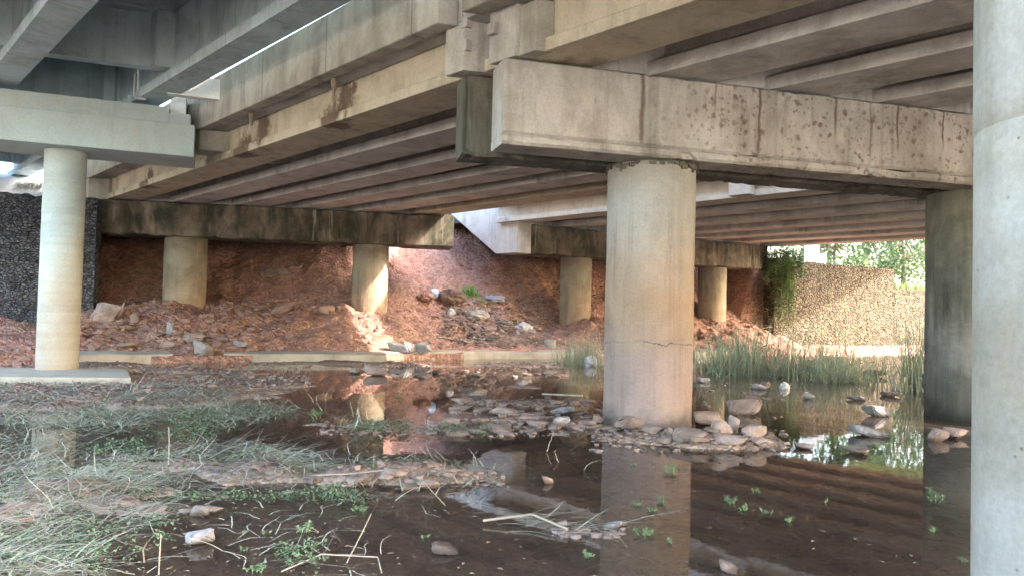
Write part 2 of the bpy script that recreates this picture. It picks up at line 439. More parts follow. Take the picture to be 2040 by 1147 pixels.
M['new_girder'] = concrete('new_grey_girder_concrete', (0.43, 0.54, 0.6), dirt=(0.12, 0.125, 0.13), streak=0.35, blotch=0.5, bump=0.15, seed=15, joints=1.6)
M['new_deck'] = concrete('new_deck_concrete', (0.33, 0.41, 0.45), dirt=(0.05, 0.055, 0.055), streak=0.3, blotch=0.8, bump=0.2, seed=17)
M['old_col'] = concrete('mud_stained_column_concrete', OLD, dirt=(0.12, 0.09, 0.07), streak=0.45, blotch=0.35, crack=1.13, sscale=7, light=0.0, bump=0.25, seed=1,
    bands=[(0.0, (0.1, 0.08, 0.07)), (0.16, (0.21, 0.16, 0.14)), (0.34, (0.285, 0.212, 0.188)), (1.0, (0.30, 0.226, 0.2)), (1.22, (0.29, 0.215, 0.17)), (1.6, (0.34, 0.24, 0.168)), (2.2, (0.36, 0.29, 0.235)), (2.9, (0.36, 0.345, 0.325)), (3.6, (0.345, 0.33, 0.31))])
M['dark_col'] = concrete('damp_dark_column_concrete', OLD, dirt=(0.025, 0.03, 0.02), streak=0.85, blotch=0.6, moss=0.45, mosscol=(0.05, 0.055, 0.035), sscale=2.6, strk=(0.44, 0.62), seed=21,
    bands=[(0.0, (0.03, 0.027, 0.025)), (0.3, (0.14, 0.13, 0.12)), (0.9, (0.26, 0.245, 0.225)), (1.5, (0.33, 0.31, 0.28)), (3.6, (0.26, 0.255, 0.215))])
M['abut_col'] = concrete('abutment_column_concrete', (0.33, 0.275, 0.205), dirt=(0.08, 0.07, 0.055), streak=0.5, blotch=0.6, light=0.5, sscale=3, seed=23,
    bands=[(1.0, (0.33, 0.235, 0.165)), (1.9, (0.34, 0.27, 0.2)), (2.8, (0.32, 0.29, 0.23)), (3.6, (0.24, 0.21, 0.17))])
M['new_col'] = concrete('new_pale_column_concrete', (0.45, 0.47, 0.45), dirt=(0.3, 0.29, 0.26), streak=0.2, blotch=0.2, boards=0.35, bump=0.12, holes=.4, seed=25,
    bands=[(0.0, (0.35, 0.305, 0.25)), (0.7, (0.40, 0.36, 0.3)), (1.5, (0.44, 0.42, 0.365)), (2.2, (0.45, 0.465, 0.425)), (3.0, (0.42, 0.48, 0.475)), (4.6, (0.40, 0.45, 0.45))])
M['near_col'] = concrete('new_smooth_column_concrete', (0.5, 0.51, 0.49), dirt=(0.2, 0.165, 0.12), streak=0.55, blotch=0.4, bump=0.2, sscale=5, boards=.15, light=.25, holes=.7, seed=27,
    bands=[(0.0, (0.30, 0.285, 0.26)), (0.8, (0.32, 0.3, 0.27)), (1.35, (0.315, 0.285, 0.235)), (1.9, (0.375, 0.365, 0.335)), (2.1, (0.375, 0.35, 0.30)), (2.6, (0.36, 0.355, 0.33))])
M['kerb'] = concrete('kerb_concrete', (0.37, 0.325, 0.27), dirt=(0.12, 0.08, 0.06), streak=0.4, blotch=0.5, sscale=2, seed=29)
M['footing'] = concrete('footing_concrete', (0.38, 0.34, 0.28), streak=0.15, blotch=0.35, seed=31)
M['white_block'] = concrete('white_and_sunlit_concrete', (0.72, 0.73, 0.74), streak=0.1, blotch=0.1, seed=33)  # white post; on the end steps white stands in for sun glare
M['soil'] = soil_mat()
M['bed'] = bed_mat()
M['water'] = water_mat()
M['gab_dark'] = gabion_mat('dark_gabion_stone', (0.16, 0.165, 0.18), (0.075, 0.08, 0.09), 8.5)
M['gab_light'] = gabion_mat('pale_gabion_stone', (0.13, 0.106, 0.075), (0.075, 0.06, 0.043), 6.8, gap=(0.012, 0.01, 0.008), flat=(1, 1, 1.1))
M['rock'] = simple('pinkish_rock', (0.36, 0.28, 0.245), 0.35, 5.0, 0.9, 0.5, wet=True)
M['rock_grey'] = simple('grey_rock', (0.33, 0.32, 0.33), 0.4, 7.0, 0.85, 0.6, wet=True)
M['rock_pale'] = simple('pale_concrete_chunk', (0.32, 0.29, 0.27), 0.2, 9.0, 0.9, 0.4, wet=True)
M['rock_dark'] = simple('dark_wet_rock', (0.13, 0.105, 0.09), 0.4, 6.0, 0.6, 0.5, wet=True)
M['rubble'] = simple('rubble_stone', (0.33, 0.2, 0.16), 0.5, 8.0, 0.92, 0.5, col2=(0.2, 0.13, 0.11))
M['spill'] = simple('grey_spill_stone', (0.26, 0.185, 0.155), 0.5, 8.0, 0.92, 0.5, col2=(0.16, 0.115, 0.1))
M['gravel'] = simple('gravel_stone', (0.25, 0.185, 0.16), 0.5, 8.0, 0.92, 0.5, col2=(0.17, 0.13, 0.12))
M['straw'] = simple('dry_grass_blades', (0.38, 0.4, 0.29), 0.3, 9.0, 0.8, 0.1, col2=(0.17, 0.175, 0.11), trans=0.2)
M['straw_pale'] = simple('bleached_grass_blades', (0.5, 0.5, 0.41), 0.3, 7.0, 0.8, 0.1, col2=(0.3, 0.27, 0.2), trans=0.2)
M['reed'] = simple('reed_blades', (0.18, 0.235, 0.165), 0.3, 3.0, 0.7, 0.1, col2=(0.33, 0.34, 0.22), trans=0.3)
M['weed'] = simple('weed_leaves', (0.18, 0.26, 0.12), 0.3, 9.0, 0.6, 0.1, col2=(0.3, 0.38, 0.2), trans=0.25)
M['weed_dull'] = simple('creeping_weed_leaves', (0.14, 0.21, 0.1), 0.3, 9.0, 0.7, 0.1, col2=(0.22, 0.28, 0.16), trans=0.2)
M['tuft'] = simple('bright_grass', (0.12, 0.3, 0.06), 0.3, 9.0, 0.6, 0.1, col2=(0.2, 0.36, 0.1), trans=0.3)
M['ivy'] = simple('creeper_leaves', (0.11, 0.21, 0.06), 0.3, 4.0, 0.6, 0.1, col2=(0.19, 0.3, 0.1), trans=0.3)
M['leaf'] = simple('tree_leaves', (0.055, 0.09, 0.04), 0.3, 0.6, 0.7, 0.1, col2=(0.1, 0.14, 0.07), trans=0.3)
M['bark'] = simple('bark', (0.16, 0.12, 0.09), 0.4, 8.0)
M['grass'] = simple('meadow_grass', (0.17, 0.22, 0.07), 0.3, 2.0, col2=(0.25, 0.27, 0.1))
M['twig_dark'] = simple('rotting_stems', (0.15, 0.115, 0.085), 0.4, 8.0, col2=(0.26, 0.21, 0.15))
M['twig'] = simple('dead_twig', (0.3, 0.22, 0.17), 0.4, 6.0)
M['stalk'] = simple('dead_stalk', (0.34, 0.29, 0.22), 0.3, 6.0)
M['bag_blue'] = simple('blue_plastic', (0.35, 0.5, 0.75), 0.3, 8.0, 0.35, 0.4, col2=(0.7, 0.75, 0.8))
M['bag_white'] = simple('white_plastic', (0.5, 0.48, 0.47), 0.25, 8.0, 0.4, 0.4)
M['bag_grey'] = simple('grey_plastic', (0.4, 0.4, 0.44), 0.35, 8.0, 0.4, 0.4)
M['cloth'] = simple('dirty_cloth', (0.45, 0.4, 0.36), 0.5, 6.0, 0.9, 0.4, col2=(0.15, 0.13, 0.12))
M['dark_soil'] = simple('dark_eroded_soil', (0.2, 0.13, 0.1), 0.4, 5.0, 0.95, 0.7, col2=(0.11, 0.07, 0.055), dist=0.05)
M['metal'] = simple('grey_metal', (0.4, 0.42, 0.45), 0.2, 8.0, 0.45)
M['rust_pipe'] = simple('rusty_pipe', (0.3, 0.23, 0.17), 0.4, 8.0, 0.8)
M['bed_stone'] = simple('submerged_stone', (0.3, 0.22, 0.175), 0.5, 6.0, 0.8, col2=(0.1, 0.07, 0.06))
M['leaf_litter'] = simple('dead_leaf', (0.34, 0.27, 0.18), 0.5, 30.0, 0.8, col2=(0.14, 0.1, 0.07))
M['bounce_ground'] = simple('pale_bounce_ground', (0.46, 0.41, 0.35), 0.3, 1.5, 0.95, col2=(0.36, 0.34, 0.26))  # unseen ground made pale to bounce light up under the decks
M['asphalt'] = simple('asphalt', (0.05, 0.05, 0.05), 0.2, 20.0)

# ------------------------------------------------------------------ ground
BARS = []
for (px, py, rx, ry, hh) in [
    (60, 790, 3.2, 1.7, .17), (260, 800, 2.6, 1.4, .15), (430, 770, 2.2, 1.5, .15), (350, 738, 2.8, 1.3, .17), (560, 765, 1.0, .8, .11),
    (800, 727, 1.5, .5, .2), (1030, 728, 1.9, .6, .18), (1180, 850, 1.5, .38, .19), (1330, 878, 1.5, .42, .19), (1480, 885, 0.9, .45, .15),
    (1020, 838, 1.1, .45, .15), (950, 800, 1.0, .8, .15), (1110, 800, 1.1, .7, .16), (1040, 770, 1.0, .5, .13), (720, 848, 1.1, .25, .13), (860, 856, 1.1, .22, .13),
    (800, 956, 1.1, .15, .14), (950, 952, .6, .12, .15), (650, 955, 1.0, .3, .12), (450, 935, 1.7, .45, .14), (250, 985, 1.6, .55, .13), (60, 1010, 1.3, .9, .13),
    (1170, 1060, .32, .1, .13), (1230, 1050, .12, .06, .12), (1600, 700, 2.5, 1.2, .18), (1780, 745, 0.9, .5, .13), (1160, 705, 0.8, .6, .2)]:
    g = at_z(px, py, 0.0); BARS.append((g[0], g[1], rx, ry, hh))

def dcol(t): return np.interp(t, [-8, -5.5, 0, 4, 9, 20], [7.0, 6.8, 5.4, 4.1, 3.8, 3.8])
def td(x, y):
    return (x - K0[0]) * KU[0] + (y - K0[1]) * KU[1], (x - K0[0]) * KN[0] + (y - K0[1]) * KN[1]
def bed_h(x, y):
    z = -0.13 + 0.045 * fbm(x * 0.7, y * 0.7, 0, 3, 4) + 0.02 * fbm(x * 5, y * 5, 0, 5, 3)
    b = 0
    for (bx, by, rx, ry, hh) in BARS:
        b = b + hh * np.exp(-(((x - bx) / rx) ** 2 + ((y - by) / ry) ** 2) * 1.2)
    z = z + np.minimum(b, 0.23) * (1.0 + 0.35 * fbm(x * 2.2, y * 2.2, 0, 9, 3))
    t, d = td(x, y)
    z = z + 0.12 * sstep(-1.3, 0.0, d) * sstep(-4, -1, -np.abs(t + 4) + 3)
    return z
def bank_h(x, y):
    t, d = td(x, y)
    dc = dcol(t)
    n1 = fbm(x * 0.55, y * 0.55, 0, 21, 5); n2 = fbm(x * 2.1, y * 2.1, 0, 31, 4)
    zb = np.interp(t, [-6, 0, 5, 9], [1.5, 1.48, 1.35, 1.2])
    low = 0.17 + (zb - 0.17) * np.clip((d - 0.85) / (dc - 1.1), 0, 1)
    hi = np.clip(0.92 * (d - dc - np.interp(t, [-6, 1, 4, 9], [1.7, 1.3, 0.5, 0.7])), 0, None) + 0.15 * np.clip(np.sin((d - dc) * 1.6), 0, 1)
    gap = sstep(4.0, 5.2, t) * sstep(8.8, 7.4, t)
    hi = np.where(d > dc - 0.2, hi, 0)
    main = low + hi * (1 - 0.12 * gap)
    n3 = fbm(x * 5.5, y * 5.5, 0, 61, 3); rg = 1 - np.abs(fbm(t * 0.9, d * 0.35, 0, 71, 4))
    main = main + (0.13 * n1 + 0.09 * n2 + 0.035 * n3 + 0.16 * (rg - 0.7)) * sstep(0.8, 2.0, d)
    # lumps left of the left column and the eroded hollow beneath the caps
    hol = 0.5 * np.exp(-((t - 9.5) ** 2) / 1.5 - ((d - dc - 0.6) ** 2) / 0.6) + 0.55 * np.exp(-((t + 5.2) ** 2) / 1.2 - ((d - dc - 0.5) ** 2) / 1.5)
    main = main - hol
    deb = np.exp(-((t - 6.0) / 1.6) ** 2 - ((d - 1.6) / 1.1) ** 2)
    main = main + 0.16 * deb * (1 + 0.8 * n2)
    main = np.minimum(main, 5.35 + 0.1 * n1)
    left = 0.2 + 0.1 * d + 0.1 * n2 + 0.06 * n1
    left = np.where(d > 6.6 - 0.157 * (t + 5.6), 4.55 + 0.1 * n1, left)
    right = 0.06 + 0.03 * d + 0.05 * n2
    right = np.where(d > 4.5, 2.9 + 0.06 * n1 + sstep(30.6, 30.0, t) * 1.0, right)
    right = right + np.clip(d - 4.6, 0, 30) * 0.035
    wl = sstep(-5.6, -6.4, t); wr = sstep(20.0, 20.9, t)
    return main * (1 - wl) * (1 - wr) + left * wl + right * wr
def ground_h(x, y):
    t, d = td(x, y)
    return np.where(d > 0.62, bank_h(x, y), bed_h(x, y))
_RX, _RY, _RS = -20.0, 1.0, 0.06
_gx, _gy = np.meshgrid(_RX + _RS * np.arange(860), _RY + _RS * np.arange(800))
_RG = ground_h(_gx, _gy)
def look_h(x, y):
    i = np.clip(((np.asarray(x) - _RX) / _RS), 0, 858.999); j = np.clip(((np.asarray(y) - _RY) / _RS), 0, 798.999)
    i0 = i.astype(int); j0 = j.astype(int); a = i - i0; b = j - j0
    return _RG[j0, i0] * (1 - a) * (1 - b) + _RG[j0, i0 + 1] * a * (1 - b) + _RG[j0 + 1, i0] * (1 - a) * b + _RG[j0 + 1, i0 + 1] * a * b
def G(px, py, water=True, tmin=2.5, tmax=60.0):
    """the point of the ground (or the water on it) that a pixel of the photograph looks at"""
    d = ray(px, py)
    ts = np.linspace(tmin, tmax, 2400)
    p = CAM[None] + d[None] * ts[:, None]
    h = look_h(p[:, 0], p[:, 1])
    if water: h = np.maximum(h, 0.0)
    k = np.argmax(p[:, 2] <= h)
    q = p[k].copy(); q[2] = float(h[k])
    return q

def grid_obj(name, X, Y, Zv, mat, keep=None, kind='structure'):
    ny, nx = X.shape
    v = np.stack([X, Y, Zv], -1).reshape(-1, 3)
    idx = np.arange(nx * ny).reshape(ny, nx)
    f = np.stack([idx[:-1, :-1], idx[:-1, 1:], idx[1:, 1:], idx[1:, :-1]], -1).reshape(-1, 4)
    if keep is not None:
        kf = keep.reshape(-1)[f].all(1); f = f[kf]
    me = bpy.data.meshes.new(name)
    me.vertices.add(len(v)); me.vertices.foreach_set('co', v.ravel())
    me.loops.add(len(f) * 4); me.loops.foreach_set('vertex_index', f.ravel().astype(np.int32))
    me.polygons.add(len(f)); me.polygons.foreach_set('loop_start', np.arange(0, len(f) * 4, 4, dtype=np.int32))
    me.polygons.foreach_set('use_smooth', np.ones(len(f), bool))
    me.update(calc_edges=True); me.validate()
    me.materials.append(mat)
    o = bpy.data.objects.new(name, me); scene.collection.objects.link(o)
    o['kind'] = kind
    return o

ys = 1.5 * (40 / 1.5) ** np.linspace(0, 1, 330)
xs = np.linspace(-18, 24, 520)
X, Y = np.meshgrid(xs, ys)
Zb = bed_h(X, Y)
_t, _d = td(X, Y)
grid_obj('riverbed', X, Y, np.where(_d > 0.5, np.minimum(Zb, -0.05), Zb), M['bed'], _d < 1.0)
tt = np.linspace(-13, 44, 720); ddv = np.concatenate([[0.58], np.linspace(0.6, 9, 150), np.linspace(9.2, 60, 40)])
T, D = np.meshgrid(tt, ddv)
X = K0[0] + T * KU[0] + D * KN[0]; Y = K0[1] + T * KU[1] + D * KN[1]
Zk = bank_h(X, Y); Zk[0, :] = -0.44
grid_obj('earth_bank', X, Y, Zk, M['soil'])
w_ = MB(); w_.add([(-40, -9, 0), (60, -9, 0), (60, 90, 0), (-40, 90, 0)], [(0, 1, 2, 3)])
tag(obj('water', w_, M['water']), kind='structure')
g_ = MB(); g_.add([(-1500, -1500, -0.45), (1500, -1500, -0.45), (1500, 1500, -0.45), (-1500, 1500, -0.45)], [(0, 1, 2, 3)])
tag(obj('ground', g_, M['bounce_ground']), kind='structure')
def kpt(t, d, z): return K0 + KU * t + KN * d + np.array([0, 0, z])
m_ = MB()
m_.add([kpt(29.5, 4.6, 2.9), kpt(140, 4.6, 2.9), kpt(140, 140, 9), kpt(18, 140, 9), kpt(18, 12, 3.4)], [(0, 1, 2, 3, 4)])
tag(obj('meadow', m_, M['grass']), kind='structure')
_nb = MB(); _nb.hexa([(-400, -300, -0.4), (400, -300, -0.4), (400, -6.5, -0.4), (-400, -6.5, -0.4)], [(-400, -300, 3.0), (400, -300, 3.0), (400, -9.5, 0.3), (-400, -9.5, 0.3)])
tag(obj('near_bank', _nb, M['bounce_ground']), kind='structure')  # unseen bank, set close and pale as a reflector

# ------------------------------------------------------------------ bridges
class Frame:
    def __init__(self, az):
        self.V = np.array([math.sin(az), math.cos(az), 0]); self.W = np.array([self.V[1], -self.V[0], 0])
    def v_on(self, line, w):
        P, az = line
        n = np.array([-math.cos(az), math.sin(az), 0])
        return n @ (np.array([P[0], P[1], 0.0]) - self.W * w) / (n @ self.V)
    def pt(self, v, w, z): return self.V * v + self.W * w + np.array([0, 0, z])
    def prism(self, mb, prof, la, lb):
        a = [self.pt(self.v_on(la, w), w, z) for w, z in prof]
        b = [self.pt(self.v_on(lb, w), w, z) for w, z in prof]
        mb.hexa(a, b)
def rect(w0, w1, z0, z1): return [(w0, z0), (w1, z0), (w1, z1), (w0, z1)]
def shift(line, vec): return (np.array([line[0][0], line[0][1], 0.0]) + np.array(vec, float), line[1])
FO = Frame(AV)
L_FRONT = (CORNER, AU)
L_JOINT = shift(L_FRONT, N_CAP * 0.72)
A1L, A1R = at_z(215, 397, 4.64), at_z(905, 430, 4.64)
A1AZ = math.atan2(A1R[0] - A1L[0], A1R[1] - A1L[1]); L_A1 = (A1L, A1AZ)
A2L, A2R = at_z(1060, 447, 4.64), at_z(1530, 490, 4.64)
A2AZ = math.atan2(A2R[0] - A2L[0], A2R[1] - A2L[1]); L_A2 = (A2L, A2AZ)

def old_span(label, w0, nb, sp, la, lb, diaph, ta=0.0, tb=0.0, overhang=0.5, face='girder_web'):
    base = FO.pt((FO.v_on(la, w0) + FO.v_on(lb, w0)) / 2, w0 + nb * sp / 2, SOF)
    t = thing('bridge_span', base, label, 'bridge', 'old concrete bridge spans')
    bw = 0.85
    for i in range(nb):
        a = w0 + i * sp
        fl, dep = (0.16, 0.66)
        if i in (0, nb - 1):
            pr = [(a, SOF), (a + bw, SOF), (a + bw, SOF + .2), (a + .66, SOF + .3), (a + .66, SOF + 1.08), (a + .3, SOF + 1.08), (a + .1, SOF + .88), (a + .1, SOF + .2), (a, SOF + .16)]
            mt = face
            if i == nb - 1: pr = [(2 * a + bw - w, z) for w, z in pr][::-1]
        else:
            pr = [(a, SOF), (a + bw, SOF), (a + bw, SOF + .19), (a + .62, SOF + .3), (a + .62, SOF + 1.08), (a + .23, SOF + 1.08), (a + .23, SOF + .3), (a, SOF + .19)]
            mt = 'girder'
        mb = MB(); FO.prism(mb, pr, la, lb)
        obj('girder', mb, M[mt], t, bevel=0.012)
    w1 = w0 + (nb - 1) * sp + bw
    pla, plb = shift(la, FO.V * ta), shift(lb, -FO.V * tb)
    mb = MB()
    FO.prism(mb, [(w0 - overhang + .25, SOF + .66), (w0 + .06, SOF + .63), (w0 + .3, SOF + 1.083), (w1 - .3, SOF + 1.083), (w1 - .06, SOF + .63), (w1 + overhang - .25, SOF + .66), (w1 + overhang - .25, SOF + 1.3), (w0 - overhang + .25, SOF + 1.3)], la, lb)
    obj('deck_slab', mb, M['deck'], t)
    for (pa, pb) in ((w0 - overhang, w0 - overhang + .247), (w1 + overhang - .247, w1 + overhang)):
        mb = MB(); FO.prism(mb, rect(pa, pb, SOF + .61, SOF + 1.57), pla, plb)
        obj('parapet', mb, M['parapet'], t, bevel=0.02)
    mb = MB(); FO.prism(mb, rect(w0 + .4, w1 - .4, SOF + 1.303, SOF + 1.36), la, lb)
    obj('road_surface', mb, M['asphalt'], t)
    for (vq, wq, az, *zl) in diaph:
        L0 = (FO.pt(vq, wq, 0), az); L1 = shift(L0, FO.V * 0.24)
        for i in range(nb - 1):
            a = w0 + i * sp + (.66 if i == 0 else .62); b = w0 + (i + 1) * sp + (.23 if i < nb - 2 else bw - .66)
            mb = MB(); FO.prism(mb, rect(a + .002, b - .002, SOF + (zl[0] if zl else .26), SOF + 1.08), L0, L1)
            obj('diaphragm', mb, M['girder'], t)
    return t

v_a1 = FO.v_on(L_A1, 8.0)
s1 = old_span('old concrete span running from the pitted pier cap to the stained abutment with slope', 6.23, 6, 1.61, shift(L_JOINT, FO.V * .05), shift(L_A1, FO.V * .8),
    [(17.1, 7.5, AU), (FO.v_on(L_A1, 8.0) + .45, 8.0, A1AZ, .03), (FO.v_on(L_JOINT, 8.0) + .45, 8.0, AU, .03)], ta=.08)
# rib, drip stones and end blocks of its edge
def edge_pt(px, py, w, wref=None):
    d = ray(px, py); tt_ = w / (d @ FO.W); return CAM + d * tt_
for (px, py) in ((665, 165), (500, 238)):
    p = edge_pt(px, py, 6.0); mb = MB()
    p[2] = SOF + .625
    mb.tube([p + [0, 0, .05], p + [0, 0, -.08], p + [.01, 0, -.17], p + [.0, .01, -.25]], [.055, .05, .04, .022], 9)
    obj('drain_pipe', mb, M['rust_pipe'], s1)
p = edge_pt(432, 300, 6.1); vq = p @ FO.V
mb = MB(); L0 = (FO.pt(vq, 6.1, 0), AU)
FO.prism(mb, rect(5.78, 6.33, SOF + .17, SOF + .62), L0, shift(L0, FO.V * .75))
obj('edge_rib', mb, M['parapet'], s1, bevel=.02)
for k in range(2):
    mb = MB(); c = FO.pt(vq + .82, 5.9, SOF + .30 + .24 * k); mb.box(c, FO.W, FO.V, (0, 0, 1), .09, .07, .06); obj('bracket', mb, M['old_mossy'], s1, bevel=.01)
def end_block(t, w0, w1, la, thick, z0, z1, sgn):
    mb = MB(); FO.prism(mb, rect(w0, w1, z0, z1), la, shift(la, FO.V * thick * sgn)); return obj('end_block', mb, M['parapet'], t, bevel=.025)
lz = shift(L_JOINT, FO.V * .02)
mb = MB(); FO.prism(mb, rect(5.99, 6.325, SOF - .005, SOF + .95), lz, shift(lz, FO.V * .4)); obj('end_block', mb, M['old_cap'], s1, bevel=.012)
for k in range(2):
    mb = MB(); c = FO.pt(FO.v_on(lz, 6.03) + .02, 6.03, SOF + .32 + .31 * k); mb.box(c, FO.W, FO.V, (0, 0, 1), .05, .06, .075); obj('bracket', mb, M['old_cap'], s1, bevel=.008)
e = end_block(s1, 5.75, 6.32, shift(L_A1, FO.V * .15), .6, SOF + .005, SOF + .62, 1)
done(s1)

L_BACK = shift(L_FRONT, -FO.V * 18)
s2 = old_span('old concrete span over the top right, resting on the front of pitted pier cap', 6.23, 6, 1.61, L_BACK, L_JOINT,
    [(FO.v_on(L_JOINT, 8.0) - .62, 8.0, AU, .03), (FO.v_on(L_FRONT, 8.0) - 9.0, 8.0, AU)], tb=.36)
lz = shift(L_JOINT, -FO.V * .34)
mb = MB(); FO.prism(mb, rect(6.08, 6.325, SOF - .005, SOF + .95), shift(lz, -FO.V * .5), lz); obj('end_block', mb, M['old_cap'], s2, bevel=.012)
mb = MB(); FO.prism(mb, rect(6.12, 6.325, SOF - .005, SOF + .62), shift(lz, -FO.V * .8), shift(lz, -FO.V * .503)); obj('end_block', mb, M['parapet'], s2, bevel=.012)
for k in range(2):
    mb = MB(); c = FO.pt(FO.v_on(lz, 6.08) - .1, 6.06, SOF + .42 + .34 * k); mb.box(c, FO.W, FO.V, (0, 0, 1), .05, .07, .075); obj('bracket', mb, M['old_cap'], s2, bevel=.008)
done(s2)

L_P2 = shift(L_JOINT, -FO.V * 24)
s3 = old_span('far old concrete span with pale flange beyond the open gap, reaching to trees', 17.7, 7, 2.17, L_P2, shift(L_A2, FO.V * .75),
    [(10.7, 21.0, math.radians(70)), (FO.v_on(L_A2, 20.0) + .45, 20.0, A2AZ, .03)], tb=.7, face='wing')
p = edge_pt(1478, 375, 17.6)
mb = MB(); c = FO.pt(p @ FO.V, 17.58, SOF + .32); mb.box(c, FO.W, FO.V, (0, 0, 1), .12, .32, .30); obj('edge_block', mb, M['wing'], s3, bevel=.02)
done(s3)

# pier under the old bridge
def column(mb, c, r, z0, z1, seg=44, smooth=False, seed=0):
    zs = np.linspace(z0, z1, 14)
    prof = [(r, z) for z in zs]
    mb.lathe((c[0], c[1], 0), prof, seg, smooth, jit=lambda i, t: .004 * math.sin(7.3 * i + 13 * t + seed))
def roughcap(mb, p0, p1, depth, nrm, z0, z1, seed=0, amp=1.0, step=.07):
    e = (p1 - p0); L = np.linalg.norm(e); e = e / L; N = int(L / step)
    prof = [(0, z0 + .035, 1.4), (.035, z0, 1.4), (depth - .03, z0, .7), (depth, z0 + .03, .7), (depth, z1 - .02, .5), (depth - .02, z1, .5), (.025, z1, .9), (0, z1 - .025, .9)]
    vs_ = []
    for i in range(N + 1):
        s = L * i / N
        for k, (a, z, j) in enumerate(prof):
            g = .006 * vnoise(s * 11, k * 3.7, 0, seed) + .004 * vnoise(s * 31, k * 2.3, 0, seed + 1)
            chip = max(0, float(vnoise(s * 3.1, (k // 2) * 5.3, 0, seed + 2)) - .3) * .07 * (1 + float(vnoise(s * 17, k, 0, seed + 3)))
            q = (float(g) * j + chip * j) * amp
            sa = 1 if a < depth / 2 else -1; sz = 1 if z < (z0 + z1) / 2 else -1
            ss = s + (max(0, .03 - s) if i == 0 else 0)
            vs_.append(p0 + e * ss + nrm * (a + sa * q) + np.array([0, 0, z + sz * q]))
    n = len(prof)
    mb.add(vs_, [(i * n + k, i * n + (k + 1) % n, (i + 1) * n + (k + 1) % n, (i + 1) * n + k) for i in range(N) for k in range(n)])
    mb.add(vs_[:n], [tuple(range(n))[::-1]]); mb.add(vs_[-n:], [tuple(range(n))])
pier = thing('bridge_pier', CORNER + U * 5.2 + N_CAP * .7, 'old bridge pier with pitted pale crosshead on two thick round columns', 'pier', 'old bridge supports')
mb = MB()
b0 = CORNER; b1 = CORNER + U * 10.4
def capbox(mb, p0, p1, depth, nrm, z0, z1, ch=0.0):
    e = (p1 - p0) / np.linalg.norm(p1 - p0)
    pl = [p0 + e * ch, p1, p1 + nrm * depth, p0 + nrm * depth, p0 + nrm * ch] if ch else [p0, p1, p1 + nrm * depth, p0 + nrm * depth]
    mb.hexa([q + [0, 0, z0] for q in pl], [q + [0, 0, z1] for q in pl])
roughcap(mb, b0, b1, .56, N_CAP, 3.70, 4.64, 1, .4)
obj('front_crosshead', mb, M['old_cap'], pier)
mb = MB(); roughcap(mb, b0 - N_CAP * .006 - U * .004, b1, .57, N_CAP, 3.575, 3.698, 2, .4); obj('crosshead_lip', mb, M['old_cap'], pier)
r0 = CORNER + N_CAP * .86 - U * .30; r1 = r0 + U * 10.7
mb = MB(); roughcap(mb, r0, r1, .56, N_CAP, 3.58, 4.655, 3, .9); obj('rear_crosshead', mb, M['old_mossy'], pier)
CC = CORNER + U * 2.41 + N_CAP * .74
RC = CORNER + U * 8.05 + N_CAP * .74
mb = MB(); column(mb, CC, .61, -.35, 3.574); 
obj('column', mb, M['old_col'], pier)['label'] = 'pale column banded with orange and mauve mud stains'
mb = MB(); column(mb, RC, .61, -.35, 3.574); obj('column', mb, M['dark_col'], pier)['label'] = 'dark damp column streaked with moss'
mb = MB(); rnd = random.Random(4)
for k in range(150):
    a = rnd.uniform(0, 2 * math.pi); q = CC + np.array([math.cos(a) * .615, math.sin(a) * .615, 3.575 - abs(rnd.gauss(0, .035))])
    mb.box(q, (math.cos(a), math.sin(a), 0), (-math.sin(a), math.cos(a), 0), (0, 0, 1), rnd.uniform(.01, .03), rnd.uniform(.01, .05), rnd.uniform(.008, .03))
obj('broken_collar', mb, M['old_mossy'], pier)
done(pier)

# abutments
def abutment(label, PL, PR, az, cols, ext=0.0, zb=3.58):
    e = np.array([math.sin(az), math.cos(az), 0]); n = np.array([-math.cos(az), math.sin(az), 0])
    p0 = np.array([PL[0], PL[1], 0]) - e * ext; p1 = np.array([PR[0], PR[1], 0])
    t = thing('bridge_abutment', (p0 + p1) / 2 + n * .6 + [0, 0, 1.2], label, 'abutment', 'old bridge supports')
    mb = MB(); roughcap(mb, p0, p1, 1.5, n, zb, 4.64, 5, 1.2, .12); obj('crosshead', mb, M['old_abut'], t)
    mb = MB(); capbox(mb, p0 + n * 1.2, p1 + n * 1.2, .3, n, 4.642, 5.5); obj('back_wall', mb, M['old_abut'], t)
    for (px, r) in cols:
        d = ray(px, 600); c = p0 + n * .8; nn = n
        s = (nn @ (c - CAM)) / (nn @ d); q = CAM + d * s
        mb = MB(); column(mb, (q[0], q[1], 0), r, -.2, zb - .003); obj('column', mb, M['abut_col'], t)
    return t, p0, e, n
ab1, p0, e1, n1_ = abutment('dark stained old abutment crosshead on two short columns above the red slope', A1L, A1R, A1AZ, ((367, .655), (736, .605)), .35)
mb = MB(); capbox(mb, p0 + n1_ * .1, p0 + e1 * .33 + n1_ * .1, .7, n1_, 4.642, 5.3); obj('end_pillar', mb, M['parapet'], ab1, bevel=.02)
done(ab1)
ab2, p0, e2, n2_ = abutment('far abutment with pale slanting wing wall left of its dark crosshead', A2L, A2R, A2AZ, ((1146, .61), (1418, .61)), .0)
mb = MB(); wv = FO.V; q0 = np.array([A2L[0], A2L[1], 0]) - n2_ * .004 - FO.W * .72
pl = [(0, 3.56), (1.15, 3.56), (4.2, 5.42), (4.2, 6.2), (0, 6.2)]
nW = -FO.W
mb.hexa([q0 + wv * a + [0, 0, z] for a, z in pl], [q0 + wv * a + nW * -.7 + [0, 0, z] for a, z in pl])
obj('wing_wall', mb, M['wing'], ab2, bevel=.02)
done(ab2)

